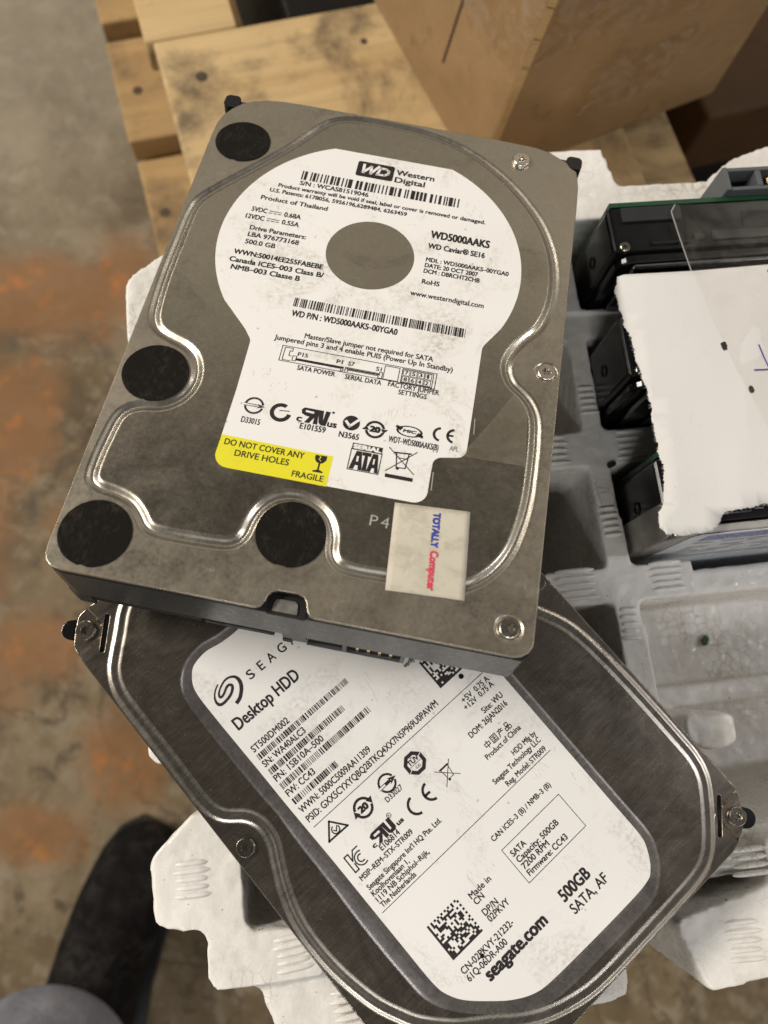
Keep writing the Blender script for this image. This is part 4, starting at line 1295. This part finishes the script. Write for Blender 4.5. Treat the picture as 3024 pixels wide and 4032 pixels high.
# approval marks
K = Ink(ZI + 0.15)
K.arc(32.9, 46.2, 2.0, 0.48, 12, 168); K.arc(32.9, 46.2, 2.0, 0.48, 192, 348); K.stroke([(30.6, 46.55), (34.2, 46.45)], 0.16); K.stroke([(30.6, 45.95), (34.2, 46.05)], 0.16)
K.poly([(33.6, 46.8), (35.4, 46.25), (33.6, 45.6), (34.2, 46.2)])
K.arc(39.2, 45.7, 2.0, 0.95, 62, 355); K.stroke([(38.9, 46.2), (41.0, 46.4)], 0.22)
# mirrored R joined to U
K.poly([(44.9, 44.3), (46.0, 44.3), (46.9, 46.0), (46.9, 44.3), (47.9, 44.3), (47.6, 48.2), (44.3, 48.2), (43.7, 47.6), (43.9, 46.6), (44.8, 46.1), (45.8, 46.0)])
K.poly([(47.5, 48.2), (48.1, 44.9), (48.7, 44.3), (49.8, 44.3), (50.3, 48.2), (49.2, 48.2), (49.0, 45.3), (48.7, 48.2)])
K.disc(50.9, 48.2, 0.3)
K.disc(55.4, 46.4, 1.95)
K.arc(60.95, 45.85, 2.0, 0.6, 15, 165); K.arc(60.95, 45.85, 2.0, 0.6, 195, 345); K.poly([(62.2, 46.2), (63.9, 46.3), (63.0, 45.2)]); K.poly([(59.7, 45.5), (58.0, 45.4), (58.9, 46.5)])
K.text('20', 59.7, 45.1, 62.2, 1.6, .3)
K.arc(68.7, 47.0, 2.75, 0.55, 0, 360, 0.48); K.poly([(65.6, 48.2), (67.2, 47.7), (66.6, 46.9), (65.4, 47.6)]); K.poly([(71.9, 45.8), (70.2, 46.2), (70.8, 47.1), (72.0, 46.4)])
K.text('MIC', 67.2, 46.6, 70.2, 0.8, .12, 0, 0.2)
K.arc(75.9, 47.75, 1.65, 0.6, 100, 260); K.arc(79.0, 47.9, 1.65, 0.6, 100, 260); K.rect(77.4, 47.65, 78.7, 48.15)
K.build('approval_mark', M['ink'], wl_)
K2 = Ink(ZI + 0.17); K2.stroke([(54.2, 46.6), (55.2, 45.5), (56.9, 47.5)], 0.62); K2.stroke([(44.9, 47.3), (46.4, 47.2)], 0.5)
K2.build('approval_mark', M['wd_label'], wl_)
S = Ink(ZI + 0.15); S.rect(56.75, 39.8, 63.6, 41.5); S.stroke([(56.75, 34.7), (63.65, 34.7), (63.65, 40), (56.75, 40)], 0.2, True)
S.poly([(57.0, 34.9), (58.0, 34.9), (58.25, 36.0), (58.9, 36.0), (59.0, 34.9), (59.9, 34.9), (59.2, 39.6), (58.0, 39.6)])
S.poly([(59.9, 34.9), (60.9, 34.9), (60.7, 38.7), (61.4, 38.7), (61.4, 39.6), (59.3, 39.6), (59.4, 38.7), (60.0, 38.7)])
S.poly([(60.9, 34.9), (61.8, 34.9), (62.0, 36.0), (62.6, 36.0), (62.7, 34.9), (63.5, 34.9), (62.9, 39.6), (61.7, 39.6)])
so = S.build('serial_ata_mark', M['ink'], wl_)
S2 = Ink(ZI + 0.18); S2.text('SERIAL', 57.0, 40.05, 63.4, 1.2, .25); S2.rect(58.3, 36.9, 58.75, 38.3); S2.rect(62.05, 36.9, 62.4, 38.3); S2.build('serial_letters', M['wd_label'], so)
W = Ink(ZI + 0.15); W.rect(65.2, 34.45, 71.4, 35.35)
W.stroke([(65.0, 42.0), (71.4, 36.3)], 0.2); W.stroke([(71.3, 42.0), (65.1, 36.0)], 0.2)
W.stroke([(66.8, 41.0), (69.6, 41.2), (69.3, 37.4), (67.3, 37.3)], 0.24, True); W.stroke([(66.4, 41.0), (70.0, 41.3)], 0.35); W.stroke([(67.4, 39.8), (69.2, 39.8)], 0.2); W.disc(67.6, 37.1, 0.35)
W.build('crossed_bin_mark', M['ink'], wl_)
G = Ink(ZI + 0.15)
G.poly([(49.3, 36.7), (51.9, 36.8), (51.9, 35.7), (51.3, 34.9), (50.75, 34.7), (50.75, 33.1), (51.7, 32.75), (51.7, 32.45), (49.4, 32.4), (49.4, 32.7), (50.35, 33.1), (50.35, 34.7), (49.7, 35.0), (49.3, 35.8)])
G.build('fragile_mark', M['ink'], wl_)
G = Ink(ZI + 0.17); G.stroke([(50.1, 36.8), (50.6, 36.2), (50.2, 35.8), (50.7, 35.3)], 0.16); G.build('fragile_mark', M['yellow'], wl_)

E_ = Ink(ZT + 0.21); E_.text('P', 64.0, 22.4, 65.7, 2.5, 0); E_.text('4', 66.4, 22.4, 68.2, 2.5, 0); E_.stroke([(75.6, 37.8), (75.8, 33.4)], 0.22); E_.stroke([(82.95, 53.6), (83.2, 49.6)], 0.2)
E_.build('stamped_mark', M['stamp'], wd)

# second-hand dealer's sticker, bridging the groove
st = MB(); sl = [(68.5, 28.75), (85.0, 29.9), (86.45, 9.65), (69.95, 8.7)]
nx, ny = 12, 16
a, b, c_, d = (Vector(p) for p in sl)
vs = []
for j in range(ny + 1):
    for i in range(nx + 1):
        p = a.lerp(b, i / nx).lerp(d.lerp(c_, i / nx), j / ny)
        z = ZT + 0.34 + 0.05 * math.sin(i * 1.3 + j) * math.sin(j * 0.9)
        z -= 0.32 * math.exp(-((p.y - 11.6 - 0.02 * (p.x - 69)) / 1.1) ** 2)
        if p.y < 10.2: z -= 0.1
        vs.append((p.x, p.y, z))
st.add(vs, [((j + 1) * (nx + 1) + i, (j + 1) * (nx + 1) + i + 1, j * (nx + 1) + i + 1, j * (nx + 1) + i) for j in range(ny) for i in range(nx)], True)
sk = st.build('dealer_sticker', M['sticker'], wd)
md = sk.modifiers.new('thick', 'SOLIDIFY'); md.thickness = 0.1 * MM; md.offset = -1


def sticker_text(s, x, y, ln, h, ang, mat, bold):
    i = Ink(0); i.text(s, x, y, x + ln, h, bold, ang)
    me_v = []
    for q_, (px, py) in enumerate(i.v):
        z = ZT + 0.42 + i.h.get(q_, 0.0) - 0.32 * math.exp(-((py - 11.6 - 0.02 * (px - 69)) / 1.1) ** 2)
        me_v.append((px, py, z))
    m = MB(); m.add(me_v, i.f); m.build('printed_text', mat, sk)


ANG = math.radians(-86.0)
sticker_text('TOTALLY', 77.1, 28.1, 8.2, 1.6, ANG, M['blue_ink'], .22)
sticker_text('Computer', 77.75, 19.2, 8.9, 1.75, ANG, M['red_ink'], .2)
# faint show-through of ruled figures

# loose corner of clear seal tape, lifted a little off the cover
fl = MB(); fp = [(80.9, 43.2), (86.6, 53.2), (91.2, 62.2), (92.9, 60.6), (94.6, 58.6), (95.2, 50.0), (95.6, 43.4)]
fl.add([(x, y, ZI + 0.15 + 0.035 * (y - 43) + 0.02 * (x - 81)) for x, y in fp], [tuple(range(7))[::-1]])
fo2 = fl.build('clear_seal', M['seal'], wd)

# ------------------------------------------------------------------ lower drive, flat on the foam
SA = math.atan2(0.6549639, 0.7556602)
sg = thing('hard_drive', (9.752, -88.813, 0.0), rotz(SA), 'dark hard drive with large white text label, lying flat on the foam underneath', 'hard drive')
ZS = 19.98
so_ = [(3, 0.0), (60, 0.0), (90.3, 0.0), (92.6, 0.45), (94.2, 0.75), (95.4, 1.0), (96.4, 1.7), (98.0, 3.4), (99.7, 5.2), (100.7, 6.3), (101.1, 7.6), (101.3, 8.6), (101.4, 9.6), (101.6, 12), (101.6, 60), (101.6, 139.5), (100.6, 142.5), (98, 145.4), (95, 146.9), (50, 147.0), (12, 147.0), (9.7, 147.2), (8.6, 147.45), (6.6, 147.4), (5.2, 146.9), (3.8, 145.5), (1.0, 142.7), (0.36, 141.8), (0.15, 140.5), (0.2, 138.9), (0.05, 137.5), (0, 100), (0, 3.0), (0.4, 1.2), (1.4, 0.3)]
ridge = [(30, 143.2), (19, 142.8), (15.0, 141.2), (10.8, 137.2), (6.7, 133.4), (4.4, 130.9), (2.8, 127.6), (2.1, 124), (2.0, 117.5), (2.05, 109.8), (2.0, 101.8), (1.9, 94), (2.4, 90), (3.9, 86.9), (7.4, 83.7), (9.1, 80), (8.8, 75.6), (7.1, 71.9), (4.7, 66.8), (2.95, 61.6), (2.0, 56.5), (1.85, 50.8), (2.25, 44.7), (3.2, 39.1), (4.65, 33.4), (6.75, 28.6), (9.4, 23.9), (14.8, 18.0), (21.9, 12.6), (26.2, 9.1), (31, 6.1), (36.6, 3.9), (42.5, 2.45), (49, 1.9), (60, 1.85), (71, 1.9), (78.5, 2.1), (83.6, 3.2), (88.1, 6.3), (95.0, 13.6), (97.7, 17.7), (98.8, 21.9), (99.0, 26), (99.1, 37.7), (99.0, 47), (98.6, 56), (97.7, 63.6), (96.2, 68.5), (93.8, 73.4), (91.6, 78), (91.7, 83.2), (94.4, 88), (98, 92.5), (99.2, 98), (99.3, 118), (98.6, 133), (95, 140), (88, 143.0), (60, 143.4)]
RP = [(1.6, -0.02), (1.3, 0.0), (1.0, 0.10), (0.65, 0.26), (0.25, 0.32), (-0.1, 0.28), (-0.5, 0.12), (-0.9, 0.06), (-1.3, 0.14), (-1.7, 0.23), (-2.0, 0.26)]
rim = [(30.9, 121.4), (24, 122.3), (18.7, 121.3), (15.1, 118.6), (13.3, 115.0), (12.9, 108.3), (12.9, 96.8), (13.0, 85.9), (13.3, 79.3), (13.0, 72), (12.9, 60.4), (12.6, 50.3), (12.6, 40.4), (12.8, 34.0), (13.2, 27.9), (14.6, 23.9), (17.2, 20.0), (21.4, 15.6), (26.4, 11.2), (32.7, 7.5), (39.3, 6.1), (50, 5.7), (60, 5.6), (68.4, 6.0), (73.6, 9.2), (76.5, 13.2), (77.9, 17.5), (78.0, 29), (78.1, 46), (78.2, 63.4), (78.2, 90), (78.0, 113), (76, 119), (70, 121.6), (50, 122)]
IP = [(0.0, 0.26), (-0.2, 0.22), (-0.45, 0.10), (-0.8, 0.0), (-1.6, -0.16), (-2.4, -0.32), (-3.0, -0.42)]
fold_o = [(9.4, 147.0), (9.2, 140.4), (7.4, 138.6), (0.25, 138.6)]
fold_i = [(8.3, 147.3), (8.2, 140.9), (6.9, 139.7), (0.3, 139.7)]
fold2_o = [(101.2, 9.3), (94.6, 9.3), (92.6, 7.3), (92.6, 0.65)]
fold2_i = [(100.9, 8.3), (95.0, 8.3), (93.6, 6.9), (93.6, 0.8)]


def tabs(x, y):
    a = min(9.4 - x, y - 138.6); b = min(x - 92.6, 9.3 - y)
    k = max(0.0, min(1.0, max(a, b) / 1.05))
    return -1.0 * k * k * (3 - 2 * k)


def slot(p, q, w):
    p, q = Vector(p), Vector(q); t = (q - p).normalized(); n = Vector((-t.y, t.x)) * w / 2; lp = []
    for k in range(9):
        a = math.pi * k / 8; lp.append(tuple(q + n * math.cos(a) + t * (w / 2) * math.sin(a)))
    for k in range(9):
        a = math.pi * k / 8; lp.append(tuple(p - n * math.cos(a) - t * (w / 2) * math.sin(a)))
    return lp


HP = [(0.0, 0.0), (-0.1, -0.06), (-0.14, -0.9)]
feats = [Feature(spline(ridge, 0.55, 3), RP, ring=1, children=[Feature(spline(rim, 0.6, 3), IP, ring=2, inner=2)]),
         Feature(slot((11.0, 142.4), (5.3, 136.6), 1.5), HP, hole=True), Feature(slot((96.7, 10.9), (90.5, 4.8), 1.4), HP, hole=True)]
# the ridge passes outside the slots, so shift its corners clear of them
cm = cover_mesh(so_, feats, ZS, 0.9, tabs, [fold_o, fold_i, fold2_o, fold2_i])
cm.build('top_cover', [M['sg_cover'], M['sg_groove'], M['sg_band']], sg, weld=True)
c = MB(); c.prism([(x * 0.99 + 0.5, y * 0.99 + 0.7) for x, y in [(3, 0), (90, 0), (101.6, 11.5), (101.6, 140), (95, 147), (12, 147), (0, 136), (0, 3)]], 3.0, 18.9)
c.prism([(2, 2), (99, 12), (99, 138), (12, 145), (2, 136)], 0.0, 3.0)
c.build('casting', M['satin_black'], sg, bevel=0.5)
for x, y, a in ((2.6, 145.4, math.radians(136)), (98.6, 2.4, math.radians(-46))):
    t = MB(); lp = []
    for k in range(17):
        w = math.pi * (k / 16 - 0.5)
        lp.append((x + math.cos(a) * (0.6 + 2.5 * math.cos(w)) - math.sin(a) * 2.45 * math.sin(w), y + math.sin(a) * (0.6 + 2.5 * math.cos(w)) + math.cos(a) * 2.45 * math.sin(w)))
    lp += [(x - math.cos(a) * 4 - math.sin(a) * 3.2, y - math.sin(a) * 4 + math.cos(a) * 3.2), (x - math.cos(a) * 4 + math.sin(a) * 3.2, y - math.sin(a) * 4 - math.cos(a) * 3.2)]
    t.prism(lp, 2.0, 17.4); t.build('corner_lug', M['dark_steel'], sg, bevel=0.9, seg=3)
screw(sg, 5.0, 143.1, ZS - 1.0, 2.4, 1.0, M['screw_dark'])
screw(sg, 3.4, 78.5, ZS, 2.2, 1.0, M['screw_dark'])
screw(sg, 97.0, 4.7, ZS - 1.0, 2.3, 1.1, M['screw_dark'])
screw(sg, 98.7, 78.9, ZS, 2.2, 0.8, M['screw_dark'])

ZL = ZS - 0.42
lab = spline([(31, 120.4), (24.0, 120.4), (20.0, 119.5), (17.3, 116.9), (16.1, 113.2), (16.0, 104), (16.2, 90), (16.3, 78), (16.6, 64), (16.7, 51.6), (16.8, 40), (17.0, 27.5), (18.2, 23.3), (20.2, 20.3), (23.8, 16.8), (28.1, 13.2), (32.7, 10.7), (37.4, 9.8), (48, 9.4), (60, 9.2), (68.6, 9.4), (72.8, 10.8), (75.2, 13.7), (76.1, 17.6), (76.5, 26.3), (76.8, 39.7), (77.0, 53.4), (77.0, 70), (76.8, 100), (76.2, 114), (73.5, 118.5), (68, 120.3), (50, 120.5)], 0.8, 1)
sl_ = label_sheet(ccw(lab), [], ZL, ZL + 0.13).build('label', M['sg_label'], sg)
Z = ZL + 0.18
T = Ink(Z)
for s, x0, y, x1, h, b in [
    ('S', 27.9, 107.5, 29.6, 2.3, .0), ('E', 31.3, 107.5, 32.7, 2.3, .0), ('A', 34.1, 107.5, 36.1, 2.3, .0), ('G', 37.5, 107.5, 39.5, 2.3, .0), ('A', 40.9, 107.5, 42.9, 2.3, .0), ('T', 44.2, 107.5, 45.9, 2.3, .0), ('E', 47.4, 107.5, 48.8, 2.3, .0),
    ('Desktop HDD', 18.3, 100.0, 37.6, 3.1, .012), ('ST500DM002', 17.9, 93.6, 28.9, 1.65, 0), ('SN: WA40ALC3', 17.8, 89.2, 30.4, 1.65, 0), ('PN: 1SB10A\u2013500', 17.8, 84.9, 32.5, 1.65, 0), ('FW: CC43', 17.8, 80.4, 26.1, 1.65, 0),
    ('WWN: 5000C5009AA11309', 17.8, 75.5, 39.4, 1.65, 0), ('PSID: GXX5CYXYQBQ2BTKQ4XX7N5P969U0PAWM', 17.8, 72.8, 59.0, 1.65, 0), ('verify', 58.6, 84.8, 61.8, 1.3, 0),
    ('+5V', 64.0, 68.9, 67.2, 1.4, 0), ('0.75 A', 68.2, 68.9, 72.8, 1.4, 0), ('+12V', 63.3, 67.2, 67.2, 1.4, 0), ('0.75 A', 68.2, 67.2, 72.8, 1.4, 0), ('Site: WU', 66.2, 63.7, 72.7, 1.5, 0), ('DOM: 26JAN2016', 59.8, 61.5, 72.2, 1.5, 0),
    ('Product of China', 59.4, 55.1, 70.8, 1.35, 0), ('HDD Mfg by', 65.0, 51.6, 72.7, 1.35, 0), ('Seagate Technology LLC', 56.9, 49.7, 72.5, 1.35, 0), ('Reg. Model: STR009', 59.0, 47.3, 72.1, 1.35, 0),
    ('D33027', 34.6, 63.9, 39.6, 1.3, -.005), ('E106814', 26.6, 56.7, 32.4, 1.45, 0), ('MSIP\u2013REM\u2013STX\u2013STR009', 18.8, 54.8, 34.8, 1.3, 0), ("Seagate Singapore Int'l HQ Pte. Ltd.", 18.8, 52.2, 41.6, 1.3, 0),
    ('Koolhovenlaan 1,', 18.7, 50.5, 29.9, 1.3, 0), ('1119 NB Schiphol\u2013Rijk,', 18.7, 48.9, 34.8, 1.3, 0), ('The Netherlands', 18.7, 47.3, 29.2, 1.3, 0), ('CAN ICES\u20133 (B) / NMB\u20133 (B)', 47.8, 40.5, 67.1, 1.3, 0),
    ('SATA', 49.1, 34.9, 53.5, 1.5, .004), ('Capacity: 500GB', 49.2, 33.0, 62.6, 1.5, .004), ('7200 RPM', 49.2, 31.1, 57.6, 1.5, .004), ('Firmware: CC43', 49.2, 29.2, 62.0, 1.5, .004),
    ('Made in', 35.4, 34.8, 41.8, 1.5, 0), ('CN', 35.4, 33.1, 38.1, 1.5, 0), ('DP/N', 35.4, 30.0, 39.7, 1.6, 0), ('02PKVY', 35.4, 28.2, 41.7, 1.6, 0), ('CN-02PKVY-21232-', 23.4, 24.3, 39.4, 1.6, 0), ('61Q-06DR-A00', 23.4, 22.3, 35.5, 1.6, 0),
    ('seagate.com', 27.0, 19.1, 45.7, 3.1, .03), ('500GB', 51.4, 19.5, 60.4, 2.9, .02), ('SATA, AF', 51.5, 16.0, 62.9, 2.4, .004), ('c', 25.5, 58.3, 26.6, 1.2, .03), ('us', 33.1, 58.3, 35.0, 1.2, .03)]:
    T.text(s, x0, y, x1, h, 0.06 + 4.5 * b * h / 1.6)
# 'made in' line in Chinese characters, drawn stroke by stroke
cw = 0.2
def cj(x, y, segs):
    for sg_ in segs: T.stroke([(x + a * 1.75, y + b * 1.75) for a, b in sg_], cw)
cj(61.0, 57.0, [[(.1, .3), (.1, .75), (.9, .75), (.9, .3), (.1, .3)], [(.5, 1), (.5, 0)]])
cj(63.2, 57.0, [[(.05, 0), (.05, 1), (.95, 1), (.95, 0), (.05, 0)], [(.25, .78), (.75, .78)], [(.25, .5), (.75, .5)], [(.2, .2), (.8, .2)], [(.5, .78), (.5, .2)]])
cj(65.4, 57.0, [[(.5, 1), (.5, .85)], [(.1, .85), (.9, .85)], [(.3, .8), (.38, .62)], [(.7, .8), (.6, .62)], [(.15, .55), (.9, .55)], [(.2, .55), (.15, .25), (0, 0)]])
cj(67.6, 57.0, [[(.28, .55), (.28, 1), (.72, 1), (.72, .55), (.28, .55)], [(.03, 0), (.03, .42), (.42, .42), (.42, 0), (.03, 0)], [(.58, 0), (.58, .42), (.97, .42), (.97, 0), (.58, 0)]])
T.build('printed_text', M['ink'], sl_)
for x0, x1, y0, y1, sd_ in ((17.9, 45.6, 91.35, 92.85, 21), (17.9, 40.8, 86.95, 88.5, 22), (17.9, 45.4, 82.55, 84.2, 23), (17.9, 31.5, 78.05, 79.6, 24)):
    B = Ink(Z); B.bars(x0, x1, y0, y1, 0.15, sd_); B.build('barcode', M['ink'], sl_)
R_ = Ink(Z); R_.rect(17.9, 71.28, 72.6, 71.42); R_.rect(17.9, 46.55, 72.7, 46.69); R_.stroke([(48.0, 28.3), (67.1, 28.3), (67.1, 37.9), (48.0, 37.9)], 0.14, True); R_.build('ruled_line', M['ink'], sl_)


def matrix_code(x0, y0, s, n, seed):
    c = s / n; r = random.Random(seed); i = Ink(Z)
    i.rect(x0, y0, x0 + c, y0 + s); i.rect(x0 + c, y0, x0 + s, y0 + c)
    for a in range(1, n):
        for b in range(1, n):
            on = (b % 2 == 0) if a == n - 1 else (a % 2 == 0) if b == n - 1 else r.random() < (0.62 if b < n * 0.5 else 0.36)
            if on: i.rect(x0 + a * c, y0 + b * c, x0 + (a + 1) * c, y0 + (b + 1) * c)
    i.build('matrix_code', M['ink'], sl_)


matrix_code(23.6, 28.2, 9.3, 18, 31)
matrix_code(62.05, 75.4, 8.2, 16, 32)
# spiral emblem
S = Ink(Z)


def ribbon(pts):                                # stroke of changing width along a smooth open path
    P = [Vector((x, y, w)) for x, y, w in pts]; D = []
    n = len(P)
    for i in range(n - 1):
        p0, p1, p2, p3 = P[max(i - 1, 0)], P[i], P[i + 1], P[min(i + 2, n - 1)]
        for k in range(6):
            t = k / 6
            D.append(0.5 * ((2 * p1) + (p2 - p0) * t + (2 * p0 - 5 * p1 + 4 * p2 - p3) * t * t + (3 * p1 - p0 - 3 * p2 + p3) * t ** 3))
    D.append(P[-1]); k0 = len(S.v)
    for i, p in enumerate(D):
        t = (D[min(i + 1, len(D) - 1)] - D[max(i - 1, 0)]).xy.normalized(); q = Vector((-t.y, t.x)) * p.z / 2
        S.v += [(p.x + q.x, p.y + q.y), (p.x - q.x, p.y - q.y)]
    S.f += [(k0 + 2 * i + 1, k0 + 2 * i + 3, k0 + 2 * i + 2, k0 + 2 * i) for i in range(len(D) - 1)]


ribbon([(21.85, 105.43, 0.93), (23.22, 105.85, 0.89), (24.44, 106.81, 0.89), (25.39, 108.02, 0.93), (25.8, 109.33, 0.87), (25.53, 110.58, 0.68), (24.52, 111.36, 0.52), (23.23, 111.55, 0.47), (21.81, 111.11, 0.42), (20.54, 110.37, 0.42), (19.9, 109.64, 0.5), (19.84, 109.05, 0.56), (20.48, 108.96, 0.56), (21.45, 109.4, 0.52), (22.41, 109.95, 0.6), (23.28, 110.02, 0.62), (23.69, 109.4, 0.68), (23.18, 108.64, 0.68), (22.09, 107.93, 0.65), (20.62, 107.55, 0.65), (19.32, 107.49, 0.68), (18.56, 107.88, 0.72), (18.4, 108.93, 0.56), (18.92, 110.12, 0.4), (19.92, 111.1, 0.35), (21.24, 111.88, 0.32)])
S.build('spiral_emblem', M['ink'], sl_)
# approval marks
K = Ink(Z)
oct_ = [(45.5 + 2.9 * math.cos(math.radians(22.5 + 45 * k)), 66.4 + 2.9 * math.sin(math.radians(22.5 + 45 * k))) for k in range(8)]
oi = [(45.5 + 1.95 * math.cos(math.radians(22.5 + 45 * k)), 66.4 + 1.95 * math.sin(math.radians(22.5 + 45 * k))) for k in range(8)]
for k in range(8): K.poly([oct_[k], oct_[(k + 1) % 8], oi[(k + 1) % 8], oi[k]])
K.text('T\u00dcV', 43.9, 66.5, 47.1, 1.25, 0.1); K.rect(43.8, 66.15, 47.2, 66.25); K.text('S\u00dcD', 44.9, 65.0, 46.3, 0.6, 0)
K.arc(37.4, 67.4, 2.05, 0.5, 15, 170); K.arc(37.4, 67.4, 2.05, 0.5, 195, 345); K.stroke([(35.0, 67.7), (38.8, 67.7)], 0.15); K.stroke([(35.0, 67.05), (38.8, 67.05)], 0.15); K.poly([(38.0, 68.2), (40.1, 67.4), (38.0, 66.5), (38.7, 67.35)]); K.rect(36.8, 67.15, 38.5, 67.6)
K.arc(29.5, 66.95, 2.15, 0.62, 20, 165); K.arc(29.5, 66.95, 2.15, 0.62, 200, 345); K.poly([(30.9, 67.7), (32.6, 67.9), (31.9, 66.3)]); K.poly([(28.1, 66.3), (26.4, 66.1), (27.1, 67.6)]); K.text('20', 28.2, 66.1, 30.8, 1.7, .3)
K.stroke([(18.6, 66.5), (21.4, 70.0), (24.2, 66.4)], 0.42, True); K.arc(21.5, 67.6, 0.95, 0.28, 100, 380); K.stroke([(21.0, 67.7), (21.4, 67.2), (22.2, 68.1)], 0.26)
K.arc(39.6, 59.0, 2.15, 0.62, 95, 265); K.arc(44.4, 59.1, 2.15, 0.62, 95, 265); K.rect(42.3, 58.8, 43.9, 59.4)
K.poly([(27.0, 58.2), (28.1, 58.2), (29.2, 59.6), (29.2, 58.2), (30.2, 58.2), (30.0, 61.4), (27.1, 61.4), (26.3, 60.9), (26.4, 60.1), (27.2, 59.7), (28.2, 59.6)])
K.poly([(30.0, 61.4), (30.4, 58.7), (30.9, 58.2), (32.2, 58.2), (32.7, 58.8), (32.6, 61.4), (31.6, 61.4), (31.6, 59.0), (31.1, 59.0), (31.0, 61.4)])
K.arc(32.9, 61.6, 0.55, 0.13); K.text('R', 32.65, 61.3, 33.15, 0.6)
K.stroke([(18.9, 57.3), (18.9, 61.5), (20.0, 61.5), (20.0, 59.6), (21.4, 61.5), (22.8, 61.5)], 0.3); K.stroke([(18.9, 57.3), (20.0, 57.3), (20.0, 58.9)], 0.3)
K.arc(22.0, 58.9, 1.6, 0.3, 60, 300); K.arc(22.0, 58.9, 0.85, 0.3, 60, 300)
K.stroke([(47.7, 61.7), (52.2, 57.3)], 0.16); K.stroke([(52.3, 61.7), (47.7, 57.2)], 0.16); K.stroke([(49.0, 60.9), (51.2, 60.9), (50.8, 58.2), (49.3, 58.2)], 0.16, True); K.stroke([(48.8, 61.1), (51.3, 61.1)], 0.28); K.disc(49.4, 58.0, 0.3)
K.build('approval_mark', M['ink'], sl_)
K2 = Ink(Z + 0.02); K2.rect(27.3, 60.2, 29.0, 60.75); K2.stroke([(43.0, 65.2), (44.0, 65.7)], 0.15); K2.stroke([(47.0, 67.0), (48.2, 67.5)], 0.15); K2.build('approval_mark', M['sg_label'], sl_)
# a fleck of grit and a nick on the label
for x, y, r0 in ((67.9, 74.2, 0.7), (29.2, 24.4, 0.55)):
    nk = MB(); nk.lathe([(r0, ZL + 0.13), (r0 * 0.78, ZL + 0.35), (r0 * 0.3, ZL + 0.5)], x, y, 7, False)
    nk.build('grit', M['felt'], sl_)
